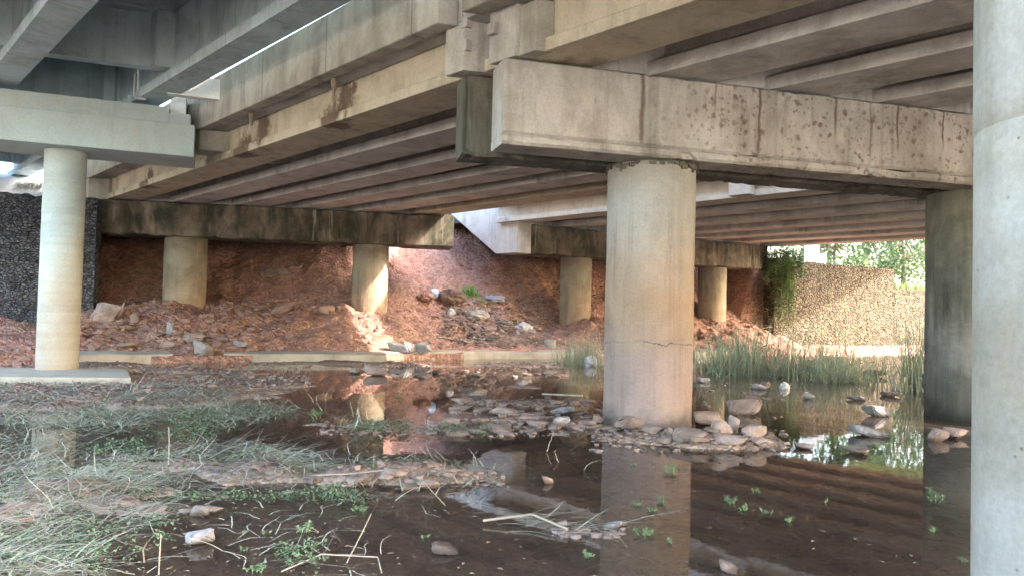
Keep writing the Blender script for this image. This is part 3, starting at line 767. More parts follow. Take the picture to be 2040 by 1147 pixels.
def approach(w0, w1, line):
    mb = MB(); FO.prism(mb, rect(w0, w1, 5.0, 5.83), shift(line, FO.V * .85), shift(line, FO.V * 45))
    return tag(obj('approach_road', mb, M['asphalt']), kind='structure')
approach(5.8, 15.7, L_A1); approach(18.75, 32.0, L_A2)

# new bridge
NAZ = math.radians(68); NV = math.radians(-43.1)
FN = Frame(NV)
nP = np.array([-9.15, 14.55, 0]); nE = np.array([math.sin(NAZ), math.cos(NAZ), 0]); nN = np.array([-math.cos(NAZ), math.sin(NAZ), 0])
def on_npl(px, py, off=0.0):
    d = ray(px, py); P_ = nP + nN * off
    return CAM + d * ((nN @ (P_ - CAM)) / (nN @ d))
end_ = on_npl(387, 280); end_[2] = 0
sA = 0.0
far_ = end_ - nE * 13.0
np_t = thing('bridge_pier', np.array([-9.09, 15.3, .1]), 'new pale bridge pier with stepped crosshead on slim round column and flat footing', 'pier', 'new bridge piers')
mb = MB(); capbox(mb, far_, end_, 1.5, nN, 4.58, 5.25); obj('crosshead', mb, M['new_cap'], np_t, bevel=.012)
def upt(px): 
    q = on_npl(px, 225, .10); q[2] = 0; return q
uA, uB, uC = upt(337), upt(380), upt(300)
mb = MB(); capbox(mb, far_ + nN * .10, uA, 1.3, nN, 5.252, 5.60); obj('bearing_shelf', mb, M['new_cap'], np_t, bevel=.01)
mb = MB(); capbox(mb, uA + nE * .001, uB, 1.3, nN, 5.252, 5.49); obj('bearing_shelf', mb, M['new_cap'], np_t, bevel=.01)
qa0, qa1 = on_npl(325, 200, .35), on_npl(371, 200, .35); qa0[2] = qa1[2] = 0
mb = MB(); capbox(mb, uA + nE * .003 + nN * .25, qa1, .8, nN, 5.492, 5.95); obj('end_step', mb, M['white_block'], np_t, bevel=.01)  # white colour stands in for direct sun on the end steps
qb0, qb1 = on_npl(376, 190, -.62), on_npl(440, 190, -.62); qb0[2] = qb1[2] = 0
mb = MB(); capbox(mb, qb0 - nE * .4, qb1, .22, nN, 5.70, 6.12); obj('end_step', mb, M['white_block'], np_t, bevel=.01)
cN = np.array([-9.33, 15.28, 0])
mb = MB(); mb.lathe((cN[0], cN[1], 0), [(.385 + .003 * (k % 2), z) for k, z in enumerate(np.linspace(-.3, 4.578, 24))], 56, True); obj('column', mb, M['new_col'], np_t)
fc = [at_z(-330, 748, .1), at_z(262, 752, .1), at_z(252, 733, .1), at_z(-330, 729, .1)]
mb = MB(); mb.hexa([np.array([q[0], q[1], -.3]) for q in fc], [np.array([q[0], q[1], .1]) for q in fc]); obj('footing', mb, M['footing'], np_t, bevel=.02)
done(np_t)

NS = 5.72
Lc = (nP + nN * .75, NAZ)
wr = np.array([-7.42, 15.52, 0]) @ FN.W
def new_span(label, la, lb, diaph, oa, ob, nb=3):
    t = thing('bridge_span', FN.pt((FN.v_on(la, wr - 3) + FN.v_on(lb, wr - 3)) / 2, wr - 3, NS), label, 'bridge', 'new bridge spans')
    sp = 2.48
    for i in range(nb):
        b = wr - i * sp; a = b - .52; c = (a + b) / 2
        pr = [(a, NS), (b, NS), (b, NS + .2), (c + .11, NS + .3), (c + .11, NS + 1.40), (c - .11, NS + 1.40), (c - .11, NS + .3), (a, NS + .2)]
        mb = MB(); FN.prism(mb, pr, la, lb); obj('girder', mb, M['new_girder'], t, bevel=.008)
    wl = wr - (nb - 1) * sp - 1.2
    mb = MB(); FN.prism(mb, rect(wl, wr + .2, NS + 1.402, NS + 1.65), la, lb); obj('deck_slab', mb, M['new_deck'], t)
    mb = MB(); FN.prism(mb, rect(wr + .203, 6.8, NS + 1.402, NS + 1.65), oa, ob); obj('sun_block_overhang', mb, M['new_deck'], t)  # unseen overhang, widened to keep the sun out of the gap
    for L0 in diaph:
        for i in range(nb - 1):
            b = wr - i * sp - .26 - .112; a = wr - (i + 1) * sp - .26 + .112
            mb = MB(); FN.prism(mb, rect(a, b, NS + .36, NS + 1.40), L0, shift(L0, FN.V * .3)); obj('diaphragm', mb, M['new_girder'], t)
            mb = MB(); FN.prism(mb, rect(b - .3, b, NS + .302, NS + 1.39), shift(L0, -FN.V * .35), shift(L0, -FN.V * .002)); obj('web_stiffener', mb, M['new_girder'], t)
    for w0_ in (wr - .5, wl + .05):
        mb = MB(); FN.prism(mb, rect(w0_, w0_ + .22, NS + 1.653, NS + 2.4), la, lb); obj('parapet', mb, M['new_cap'], t)
    return t
Lnear = shift(Lc, -FN.V * .06); Lfar = shift(Lc, FN.V * .06)
ns1 = new_span('new grey concrete span overhead at top left, deep girders with diaphragm', shift(Lc, -FN.V * 22), Lnear, [shift(Lc, -FN.V * 1.9), shift(Lc, -FN.V * 9.0)], shift(Lc, -FN.V * 22), shift(Lc, -FN.V * .1))
mb = MB(); q = on_npl(268, 190, -.15)
mb.tube([q + [0, 0, .45], q + [0, 0, .0], q + [.06, .0, -.06], q + [.22, .05, -.07]], .03, 9); obj('drain_pipe', mb, M['metal'], ns1)
done(ns1)
done(new_span('new grey concrete span beyond the slim column, ending above the dark stone wall', Lfar, shift(Lc, FN.V * 14.0), [shift(Lc, FN.V * 1.6), shift(Lc, FN.V * 12.5)], shift(Lc, FN.V * .8), shift(Lc, FN.V * 14)))

# near pier of the new bridge: only its shaft stands in the picture
cR = np.array([2.62, 3.12, 0]); rR = .47
d_ = ray(1937, 573); ang = math.atan2(d_[0], d_[1])
dist = 4.02
half = math.asin(rR / dist); a_ = ang + half
cR = np.array([math.sin(a_) * dist, math.cos(a_) * dist, 0])
npr = thing('bridge_pier', cR, 'smooth pale new column standing close by along the right border', 'pier', 'new bridge piers')
mb = MB(); mb.lathe((cR[0], cR[1], 0), [(rR, z) for z in np.linspace(-.3, 2.38, 16)] + [(rR - .006, 2.386), (rR - .006, 2.392), (rR + .003, 2.398)] + [(rR + .003, z) for z in np.linspace(2.5, 4.98, 12)], 72, True); obj('column', mb, M['near_col'], npr)
mb = MB(); capbox(mb, cR - nE * 10.8 - nN * .75, cR + nE * 1.4 - nN * .75, 1.5, nN, 4.983, 5.6); obj('crosshead', mb, M['new_cap'], npr, bevel=.012)
done(npr)

# ------------------------------------------------------------------ stone walls and kerbs
def gabion(t, name, base_pts, z0s, z1s, mat, thick=.9, res=.09, amp=.05, seed=0):
    """a stone basket wall: its face is a fine mesh bulging stone by stone"""
    a, b = np.array(base_pts[0], float), np.array(base_pts[1], float)
    L = np.linalg.norm((b - a)[:2]); e = (b - a) / L; n = np.array([-e[1], e[0], 0])
    nu = max(2, int(L / res)); z0 = min(z0s); z1 = max(z1s); nz = max(2, int((z1 - z0) / res))
    mb = MB(); vs_ = []
    for j in range(nz + 1):
        for i in range(nu + 1):
            s = i / nu; zb_ = z0s[0] + (z0s[1] - z0s[0]) * s; zt_ = z1s[0] + (z1s[1] - z1s[0]) * s
            z = zb_ + (zt_ - zb_) * j / nz
            q = a + e * L * s; vs_.append((q[0], q[1], z))
    vs_ = np.array(vs_)
    k = 2.4 / .3
    dsp = amp * fbm(vs_[:, 0] * k, vs_[:, 1] * k, vs_[:, 2] * k * 1.2, seed, 3) + .05 * fbm(vs_[:, 0] * .8, vs_[:, 1] * .8, vs_[:, 2] * .8, seed + 3, 2)
    top = (np.arange(len(vs_)) // (nu + 1)) == nz
    vs_[:, :2] -= dsp[:, None] * n[None, :2]
    vs_[top, 2] += .05 * fbm(vs_[top, 0] * 6, vs_[top, 1] * 6, 0, seed + 9, 2)
    front = [tuple(v) for v in vs_]
    f = [(j * (nu + 1) + i, j * (nu + 1) + i + 1, (j + 1) * (nu + 1) + i + 1, (j + 1) * (nu + 1) + i) for j in range(nz) for i in range(nu)]
    mb.add(front, f, True)
    o = len(mb.v)
    back = [tuple(np.array(front[nz * (nu + 1) + i]) + n * thick) for i in range(nu + 1)]
    mb.add(back, [])
    for i in range(nu): mb.f.append([nz * (nu + 1) + i, nz * (nu + 1) + i + 1, o + i + 1, o + i]); mb.s.append(False)
    for (i0, flip) in ((0, 1), (nu, 0)):
        col_ = [j * (nu + 1) + i0 for j in range(nz + 1)]
        o2 = len(mb.v); mb.add([tuple(np.array(front[c]) + n * thick) for c in col_], [])
        for j in range(nz): mb.f.append([col_[j], col_[j + 1], o2 + j + 1, o2 + j]); mb.s.append(False)
    return obj(name, mb, mat, t)
pa = at_y(186, 600, 22.3); pa[2] = 0; ev = np.array([math.sin(math.radians(70)), math.cos(math.radians(70)), 0])
pb = pa - ev * 11
gl = thing('gabion_wall', (pa + pb) / 2, 'dark grey stone basket wall behind the slim pale column', 'stone wall')
gabion(gl, 'stone_face', (pb, pa), (.1, .1), (4.62, 4.55), M['gab_dark'], seed=41)
done(gl)
gr = thing('gabion_wall', kpt(25, 4.2, .2), 'tan stone basket wall half in sun below the trees', 'stone wall')
gabion(gr, 'upper_tier', (kpt(21.5, 3.9, 0), kpt(30.3, 3.9, 0)), (-.1, -.1), (4.1, 4.05), M['gab_light'], res=.1, seed=51)
gabion(gr, 'lower_tier', (kpt(30.31, 4.0, 0), kpt(43, 4.05, 0)), (-.1, -.1), (3.12, 3.08), M['gab_light'], res=.1, seed=61)
done(gr)

def kerb(label, x0, x1, tilt=0.0, w=.7, z1=.22, seed=0, yb=0):
    a = at_z(*x0, 0.0); b = at_z(*x1, 0.0)
    e = (b - a); L = np.linalg.norm(e); e /= L; n = np.array([-e[1], e[0], 0])
    N = max(3, int(L / .25)); mb = MB(); rn = random.Random(seed); vs_ = []
    for i in range(N + 1):
        q = a + e * L * i / N; jz = .02 * vnoise(i * .37, seed * 3.1) ; jw = .03 * vnoise(i * .31, seed + 4.4)
        vs_ += [q + n * jw + [0, 0, -.3], q + n * (jw + .01) + [0, 0, z1 - .03 + jz], q + n * (jw + .04) + [0, 0, z1 + jz], q + n * w + [0, 0, z1 + .05 + jz], q + n * (w + .02) + [0, 0, -.3]]
    fs_ = [(5 * i + k, 5 * (i + 1) + k, 5 * (i + 1) + k + 1, 5 * i + k + 1) for i in range(N) for k in range(4)]
    mb.add(vs_, fs_); mb.add(vs_[:5], [(0, 1, 2, 3, 4)]); mb.add(vs_[-5:], [(4, 3, 2, 1, 0)])
    return tag(obj('concrete_kerb', mb, M['kerb'], loc=(a + b) / 2), label, 'kerb', 'concrete kerbs along the far bank')
kerb('pale concrete kerb beside the slim column, left of the white chunk', (140, 726), (344, 722), seed=1)
kerb('long concrete kerb below the red slope with dark wet face', (445, 720), (770, 722), seed=2)
kerb('narrow concrete kerb under the litter heap and pipe stub', (760, 716), (1142, 714), seed=3, w=.6)
kerb('low concrete kerb behind the green reeds near the round column', (1385, 712), (1520, 706), seed=4)

# ------------------------------------------------------------------ rocks
def rock_mb(seed, sx, sy, sz, c, rz=0.0, n=13, rough=.06, tilt=0.0, cuts=3):
    rn = random.Random(seed); bm = bmesh.new()
    for a in (-1, 1):
        for b in (-1, 1):
            for c_ in (-1, 1): bm.verts.new((a * rn.uniform(.15, 1), b * rn.uniform(.15, 1), c_ * rn.uniform(.3, 1)))
    for _ in range(max(0, n - 9)): bm.verts.new(Vector((rn.gauss(0, 1), rn.gauss(0, 1), rn.gauss(0, 1))).normalized() * rn.uniform(.9, 1.15))
    r = bmesh.ops.convex_hull(bm, input=bm.verts[:])
    bmesh.ops.delete(bm, geom=list({g for g in list(r['geom_interior']) + list(r['geom_unused']) if isinstance(g, bmesh.types.BMVert)}), context='VERTS')
    bmesh.ops.bevel(bm, geom=bm.edges[:], offset=.1, segments=2, affect='EDGES')
    bmesh.ops.triangulate(bm, faces=bm.faces[:])
    if cuts: bmesh.ops.subdivide_edges(bm, edges=bm.edges[:], cuts=1 if cuts < 3 else 2, use_grid_fill=True)
    V_ = np.array([v.co[:] for v in bm.verts])
    V_ = V_ * (1 + rough * fbm(V_[:, 0] * 2.5, V_[:, 1] * 2.5, V_[:, 2] * 2.5, seed, 3))[:, None]
    V_ *= np.array([sx, sy, sz])[None]
    ca, sa = math.cos(tilt), math.sin(tilt)
    V_ = np.stack([V_[:, 0] * ca - V_[:, 2] * sa, V_[:, 1], V_[:, 0] * sa + V_[:, 2] * ca], -1)
    ca, sa = math.cos(rz), math.sin(rz)
    V_ = np.stack([V_[:, 0] * ca - V_[:, 1] * sa, V_[:, 0] * sa + V_[:, 1] * ca, V_[:, 2]], -1) + np.array(c)[None]
    mb = MB(); idx = {v: i for i, v in enumerate(bm.verts)}
    mb.add(V_, [[idx[v] for v in f.verts] for f in bm.faces], False)
    bm.free(); return mb
def rock(label, px, py, wpx, hpx, mat='rock', seed=0, depth=1.0, rz=0.0, tilt=0.0, sink=.25, name='rock', cat='rock', group='loose rocks'):
    """a rock standing where the photograph's pixel (px,py) meets the ground, about wpx by hpx pixels big"""
    p = G(px, py); k = p[1] / F_PX
    hx = wpx * k / 2 * 1.15; hz = max(hpx * k / 2, .02) / .9
    c = p + np.array([0, hx * depth * .6, hz * (1 - sink)])
    mb = rock_mb(seed + 100, hx / .95, hx * depth, hz, c, rz, tilt=tilt)
    return tag(obj(name, mb, M[mat], loc=p), label, cat, group)
R_ = [
 ('white broken concrete chunk lying in the break between two kerbs', 400, 712, 40, 34, 'rock_pale', .9),
 ('large pinkish boulder on red slope just right of the slim column', 210, 640, 54, 42, 'rock', 1.0),
 ('upright pointed stone on red rubble right of the big boulder', 265, 645, 18, 24, 'rock', .8),
 ('tall upright slab on the rubble left of the white chunk', 336, 668, 15, 28, 'rock_grey', .8),
 ('tan tilted block just behind the white chunk', 378, 684, 44, 26, 'rock', .9),
 ('flat tan stone lying left of the tilted block', 332, 692, 32, 14, 'rock', .9),
 ('long thin flat slab lying along the kerb top', 228, 694, 70, 9, 'rock', .5),
 ('grey stone at the foot of red slope, mid kerb', 475, 690, 24, 14, 'rock_grey', .9),
 ('half buried tan slab under the dark abutment, right of left column', 548, 552, 62, 26, 'rock', .8),
 ('rounded reddish boulder in red slope between the abutment columns', 562, 628, 44, 32, 'rubble', 1.0),
 ('small reddish boulder right of the rounded one on red slope', 645, 626, 34, 20, 'rubble', 1.0),
 ('dark grey angular block resting on kerb below red slope', 800, 704, 56, 26, 'rock_grey', .8),
 ('dark grey slanting slab touching the angular kerb block', 838, 706, 40, 24, 'rock_grey', .8),
 ('pale triangular stone in shallow water before the long kerb', 746, 748, 44, 20, 'rock', .8),
 ('small stone left of the pale triangular stone in water', 708, 744, 24, 14, 'rock', .9),
 ('little dark stone in water right of the triangular stone', 867, 744, 16, 8, 'rock_dark', .9),
 ('pale broken slab leaning at the left foot of thick column', 1252, 858, 66, 32, 'rock', .7),
 ('small upright stone at the column foot, furthest left', 1192, 842, 18, 18, 'rock', .9),
 ('flat grey-brown slab on mud bar left of thick column', 1125, 826, 52, 14, 'rock_grey', .8),
 ('long brown stone on the mud bar, middle of the stream', 1000, 826, 58, 16, 'rock', .6),
 ('small dark stone beside long brown stone on mud bar', 1118, 848, 34, 18, 'rock_grey', .8),
 ('rough pale stone right of broken slab at column foot', 1300, 866, 40, 22, 'rock', .9),
 ('small cube-like stone under the thick column front', 1338, 868, 16, 16, 'rock', .9),
 ('wide flat pale slab before right edge of thick column', 1380, 880, 66, 26, 'rock', .8),
 ('pale block behind the wide slabs right of thick column', 1438, 866, 44, 32, 'rock', .9),
 ('pointed slab leaning between the pale blocks', 1464, 862, 22, 36, 'rock', .8),
 ('wide saddle shaped slab in the rock heap right of column', 1452, 888, 74, 26, 'rock', .8),
 ('flat pale block at right end of the rock heap', 1508, 876, 56, 30, 'rock', .8),
 ('low pale stone at waterline of the rock heap', 1526, 892, 54, 20, 'rock', .7),
 ('long shard behind the thick column rock heap', 1414, 848, 56, 30, 'rock', .7),
 ('big tan boulder standing in water behind the rock heap', 1490, 826, 66, 38, 'rock', .9),
 ('small thin shard in water right of rock heap', 1566, 890, 24, 8, 'rock', .8),
 ('low stone in still water between heap and dark column', 1608, 896, 34, 12, 'rock', .9),
 ('smooth low stone in water before the reflected trees', 1712, 906, 54, 16, 'rock', .9),
 ('long dark slab in water left of the dark column', 1734, 870, 72, 20, 'rock_grey', .5),
 ('dark wedge shaped stone rising from water beyond long slab', 1752, 830, 62, 24, 'rock_grey', .6),
 ('triangular stone before the foot of dark column', 1876, 880, 52, 26, 'rock', .8),
 ('rounded stone squeezed between dark column and near column', 1915, 874, 44, 26, 'rock', .9),
 ('bluish stone in water at left of the reeds', 1402, 762, 34, 12, 'rock_grey', .8),
 ('flat bluish stone before the reeds', 1512, 776, 40, 12, 'rock_grey', .8),
 ('round grey stone right of the white bag', 1612, 796, 24, 14, 'rock_grey', .9),
 ('flat grey stone in water before right end of reeds', 1710, 798, 34, 10, 'rock_grey', .8),
 ('dark flat stone at water edge between the reed clumps', 1775, 790, 40, 12, 'rock_dark', .7),
 ('dark stone on bank behind the reed gap', 1748, 750, 40, 14, 'rock_dark', .8),
 ('dark purple rough stone alone in the near water', 884, 1106, 50, 24, 'rock_dark', .9),
 ('pale smooth stone half sunk near the dead grass', 396, 1030, 52, 18, 'rock_pale', .7),
 ('grey and tan block in water below the pale smooth stone', 384, 1088, 62, 30, 'rock_grey', .7),
 ('small pale stone in water right of mud spit', 1090, 964, 26, 14, 'rock', .9),
 ('pale stone on mud spit in mid stream', 852, 976, 40, 18, 'rock', .8),
 ('rough stone on the muddy twig raft near the lower middle', 1222, 1056, 40, 14, 'rock_grey', .8),
 ('tan stone cut by the bottom edge of view', 1452, 1142, 34, 20, 'rock', .9),
 ('thin pale flake in water below the grass raft', 560, 988, 40, 10, 'rock_pale', .6),
 ('tiny tan stone left of the round bend of grass', 276, 800, 18, 8, 'rock', .8),
]
for i, (lb, px, py, w, h, mt, dp) in enumerate(R_):
    rock(lb, px, py, w, h, mt, seed=i * 3 + 1, depth=dp, rz=(i * 37 % 50 - 25) / 60.0, tilt=(i * 53 % 40 - 20) / 90.0)

def scatter(name, label_kind, mat, spots, seed, sizes=(.02, .07), flat=.6, under=False):
    rn = random.Random(seed); protos = [rock_mb(900 + k, 1, 1, flat, (0, 0, 0), n=10, cuts=0) for k in range(6)]
    pv = [np.array(p.v) for p in protos]; mb = MB()
    for (px0, py0, px1, py1, n) in spots:
        for _ in range(n):
            p = G(rn.uniform(px0, px1), rn.uniform(py0, py1), not under)
            s = sizes[0] + (sizes[1] - sizes[0]) * rn.random() ** 2.6
            k = rn.randrange(6); a = rn.uniform(0, 6.28); c_, s_ = math.cos(a), math.sin(a)
            q = pv[k] * s * np.array([rn.uniform(.7, 1.4), rn.uniform(.7, 1.2), rn.uniform(.5, 1.1)])
            q = np.stack([q[:, 0] * c_ - q[:, 1] * s_, q[:, 0] * s_ + q[:, 1] * c_, q[:, 2]], -1) + p + [0, 0, s * flat * .25]
            mb.add(q, protos[k].f, False)
    return tag(obj(name, mb, mat), kind=label_kind)
scatter('rubble', 'stuff', M['rubble'], [(160, 600, 560, 700, 620), (560, 600, 890, 700, 120), (0, 664, 160, 740, 110), (220, 520, 700, 620, 90), (1060, 560, 1220, 690, 60), (1390, 610, 1560, 700, 120), (900, 460, 1100, 600, 50)], 5, (.025, .15))
scatter('stone_spill', 'stuff', M['spill'], [(870, 596, 1110, 692, 420), (900, 640, 1060, 690, 200), (900, 790, 1210, 870, 90), (700, 735, 1130, 752, 60), (1390, 760, 1560, 900, 40), (160, 640, 480, 700, 110)], 8, (.03, .19), flat=.4)
scatter('gravel', 'stuff', M['gravel'], [(150, 714, 620, 770, 900), (0, 742, 300, 800, 250), (700, 722, 880, 734, 160), (960, 720, 1130, 736, 160), (880, 790, 1240, 870, 260), (1180, 855, 1560, 900, 260), (640, 838, 940, 866, 160), (690, 938, 1000, 966, 150), (1100, 1040, 1240, 1072, 60), (1560, 690, 1760, 740, 150)], 6, (.012, .06))

scatter('bed_stones', 'stuff', M['bed_stone'], [(380, 940, 1900, 1147, 420), (560, 860, 1900, 950, 260), (0, 1000, 420, 1147, 60)], 9, (.02, .12), flat=.5, under=True)
mb = MB(); rn = random.Random(44)
for (px0, py0, px1, py1, n) in ((200, 960, 1260, 1147, 230), (560, 780, 1240, 960, 260), (1240, 900, 1860, 1120, 90), (0, 860, 400, 1147, 160)):
    for _ in range(n):
        p = at_z(rn.uniform(px0, px1), rn.uniform(py0, py1), .004); a = rn.uniform(0, 6.28); L = rn.uniform(.006, .028); w = L * rn.uniform(.15, .5)
        d = np.array([math.cos(a), math.sin(a), 0]); e = np.array([-math.sin(a), math.cos(a), 0])
        mb.add([p - d * L, p - e * w + [0, 0, .003], p + d * L, p + e * w + [0, 0, .004]], [(0, 1, 2, 3)])
tag(obj('floating_leaf_litter', mb, M['leaf_litter']), kind='stuff')
# ------------------------------------------------------------------ litter on the slope
def bag(label, px, py, wpx, hpx, mat, seed, name='plastic_bag', cat='plastic bag', lift=0.0, group='litter on the slope'):
    p = G(px, py); k = p[1] / F_PX; bm = bmesh.new()
    bmesh.ops.create_icosphere(bm, subdivisions=4, radius=1.0)
    V_ = np.array([v.co[:] for v in bm.verts])
    n = fbm(V_[:, 0] * 1.6, V_[:, 1] * 1.6, V_[:, 2] * 1.6, seed, 2) * .3 + (np.abs(fbm(V_[:, 0] * 3, V_[:, 1] * 3, V_[:, 2] * 3, seed + 5, 3)) - .4) * -.35
    V_ = V_ * (1 + n)[:, None] * np.array([wpx * k / 2, wpx * k / 2.4, hpx * k / 2])[None] + (p + [0, 0, hpx * k * .3 + lift])[None]
    mb = MB(); mb.add(V_, [[v.index for v in f.verts] for f in bm.faces], True); bm.free()
    return tag(obj(name, mb, M[mat], loc=p), label, cat, group)
bag('shiny blue plastic bag at upper left of litter heap', 866, 592, 20, 20, 'bag_blue', 3)
bag('small white bag stuck under the brown root clump', 900, 630, 14, 18, 'bag_white', 4)
bag('black and white torn cloth in middle of the litter heap', 950, 634, 44, 22, 'cloth', 5, 'torn_cloth', 'cloth')
bag('bluish plastic film at the upper right of the litter heap', 986, 600, 34, 14, 'bag_grey', 6)
bag('dirty white plastic sheet low on right of litter heap', 1042, 658, 36, 18, 'bag_white', 7)
bag('bleached brown root clump below the blue bag', 900, 602, 50, 32, 'dark_soil', 8, 'root_clump', 'root clump')
bag('earth clod left of the blue bag', 848, 598, 34, 20, 'soil', 9, 'earth_clod', 'clod')
bag('grey plastic bundle among the reeds left of thick column', 1176, 728, 24, 22, 'bag_grey', 10, group='litter on the stream')
bag('small round white bag floating before the reeds', 1562, 774, 18, 16, 'bag_white', 11, group='litter on the stream')
bag('white flood debris lump on the sunny stone wall foot', 1792, 672, 24, 20, 'bag_white', 13, group='litter on the stream')
bag('white scrap at the foot of wall behind reeds', 1600, 678, 14, 10, 'bag_white', 14, group='litter on the stream')
# overhanging crust of dark soil at the foot of the heap
mb = MB(); a = G(905, 664); b = G(1120, 686); nu = 26; vs_ = []
for i in range(nu + 1):
    s = i / nu; q = a + (b - a) * s
    wob = .1 * vnoise(s * 9, 3.3); base = G(905 + 215 * s, 668 + 12 * s)
    for (dd, zz) in ((1.2, .42), (.55, .36), (.05, .26 + .05 * wob), (-.03, .2), (.1, .12), (.9, .1)):
        vs_.append(kpt(*(td(base[0], base[1])[0], max(.35, td(base[0], base[1])[1] - .55) + dd + wob), 0) + [0, 0, .1 + zz + .08 * vnoise(s * 13, dd * 3, 0, 7) + .25 * (1 - abs(2 * s - 1)) * (dd > .5)])
mb.add(vs_, [(6 * i + k, 6 * (i + 1) + k, 6 * (i + 1) + (k + 1) % 6, 6 * i + (k + 1) % 6) for i in range(nu) for k in range(6)], True)
mb.add(vs_[:6], [tuple(range(6))]); mb.add(vs_[-6:], [tuple(range(6))[::-1]])
tag(obj('soil_crust', mb, M['dark_soil'], loc=G(1000, 690)), 'dark overhanging earth crust at the foot of litter heap', 'earth crust')
# pipe stub
p = G(1096, 690); mb = MB()
for (rr, z0, z1) in ((.2, 0, .3),):
    seg = 28; vs_ = []
    for k in range(seg):
        t = 2 * math.pi * k / seg
        for (r2, z) in ((.2, -.1), (.2, .22), (.155, .22), (.155, -.1)): vs_.append(p + [r2 * math.cos(t), r2 * math.sin(t) + .1, z])
    mb.add(vs_, [(4 * k + j, 4 * ((k + 1) % seg) + j, 4 * ((k + 1) % seg) + (j + 1) % 4, 4 * k + (j + 1) % 4) for k in range(seg) for j in range(4)], True)
tag(obj('pipe_stub', mb, M['kerb'], loc=p), 'grey open pipe stub standing on kerb beside the litter heap', 'pipe')
mb = MB(); rn = random.Random(17)
for _ in range(420):
    p = G(880 + 215 * rn.random(), 596 + 90 * rn.random()); s = rn.uniform(.03, .12)
    d = np.array([rn.gauss(0, 1), rn.gauss(0, 1), rn.gauss(0, .35)]); d /= np.linalg.norm(d); e = np.cross(d, [0, 0, 1.0]); e /= np.linalg.norm(e)
    if rn.random() < .5: mb.tube([p + [0, 0, .03], p + d * s * 3 + [0, 0, .06], p + d * s * 5 + [0, 0, .02]], rn.uniform(.005, .012), 4)
    else: mb.add([p + [0, 0, .03] - d * s - e * s * .6, p + d * s - e * s * .5 + [0, 0, .05], p + d * s + e * s * .6 + [0, 0, .07], p - d * s + e * s * .5 + [0, 0, .04]], [(0, 1, 2, 3)])
tag(obj('litter', mb, M['cloth']), kind='stuff')

# ------------------------------------------------------------------ plants
def blades(mb, rn, area, n, L=(.25, .6), w=(.006, .012), lift=.06, dirs=None, bend=(.1, .6), pitch=(.02, .35)):
    (px0, py0, px1, py1) = area
    for _ in range(n):
        px, py = rn.uniform(px0, px1), rn.uniform(py0, py1)
        p = at_z(px, py, 0.0); p[2] = max(float(look_h(p[0], p[1])), 0.0) + rn.uniform(-.005, lift)
        a = rn.gauss(*dirs) if dirs else rn.uniform(0, 6.28)
        pit = rn.uniform(*pitch)
        mb.blade(p, (math.cos(a) * math.cos(pit), math.sin(a) * math.cos(pit), math.sin(pit)), rn.uniform(*L), rn.uniform(*w), rn.uniform(*bend), 4)
def mat_region(poly, n, rn):
    out = []
    xs_ = [p[0] for p in poly]; ys_ = [p[1] for p in poly]
    while len(out) < n:
        x, y = rn.uniform(min(xs_), max(xs_)), rn.uniform(min(ys_), max(ys_)); c = False
        for i in range(len(poly)):
            (x1, y1), (x2, y2) = poly[i - 1], poly[i]
            if (y1 > y) != (y2 > y) and x < (x2 - x1) * (y - y1) / (y2 - y1) + x1: c = not c
        if c: out.append((x, y))
    return out
def straw(name, mat, regions, seed, **kw):
    rn = random.Random(seed); mb = MB()
    for poly, n, k2 in regions:
        k = dict(L=(.2, .6), w=(.005, .011), lift=.07, dirs=None, bend=(.1, .7), pitch=(.02, .4)); k.update(kw); k.update(k2)
        for (px, py) in mat_region(poly, int(n * 1.25), rn):
            p = at_z(px, py, 0.0)
            if rn.random() < .85 and float(vnoise(p[0] * 1.9, p[1] * 1.9, 0, 17) + .6 * vnoise(p[0] * 5, p[1] * 5, 0, 18)) < -.12: continue
            p[2] = max(float(look_h(p[0], p[1])), 0.0) + rn.uniform(-.005, k['lift'])
            a = rn.gauss(*k['dirs']) if k['dirs'] else rn.uniform(0, 6.28)
            pit = rn.uniform(*k['pitch'])
            mb.blade(p, (math.cos(a) * math.cos(pit), math.sin(a) * math.cos(pit), math.sin(pit)), rn.uniform(*k['L']), rn.uniform(*k['w']), rn.uniform(*k['bend']), 5, k.get('kink', .22))
    return tag(obj(name, mb, mat), kind='stuff')
FAR_MAT = [(-60, 765), (180, 758), (420, 775), (560, 800), (610, 822), (440, 845), (250, 850), (-60, 852)]
FAR_TAIL = [(300, 790), (590, 812), (600, 832), (470, 860), (300, 850), (180, 880), (60, 850)]
MID_MAT = [(180, 920), (330, 900), (480, 878), (600, 905), (655, 925), (600, 965), (440, 985), (250, 1000), (100, 990)]
NEAR_MAT = [(-80, 900), (90, 930), (260, 960), (360, 970), (330, 1040), (230, 1100), (120, 1170), (-80, 1170)]
straw('dead_grass', M['straw'], [(FAR_MAT, 2300, dict(L=(.12, .5), w=(.006, .013), lift=.04)), (FAR_TAIL, 900, dict(L=(.2, .5), w=(.006, .012))), (MID_MAT, 1500, dict(dirs=(.15, 1.1), L=(.08, .4), w=(.004, .009), lift=.04)), (NEAR_MAT, 1300, dict(dirs=(.45, 1.0), L=(.06, .3), w=(.003, .0065), lift=.06)),
    ([(-60, 850), (200, 880), (120, 930), (-60, 920)], 260, {}), ([(640, 930), (1000, 940), (1000, 968), (700, 972)], 200, dict(L=(.1, .3))), ([(660, 835), (940, 850), (900, 870), (660, 862)], 220, dict(L=(.1, .3)))], 1)
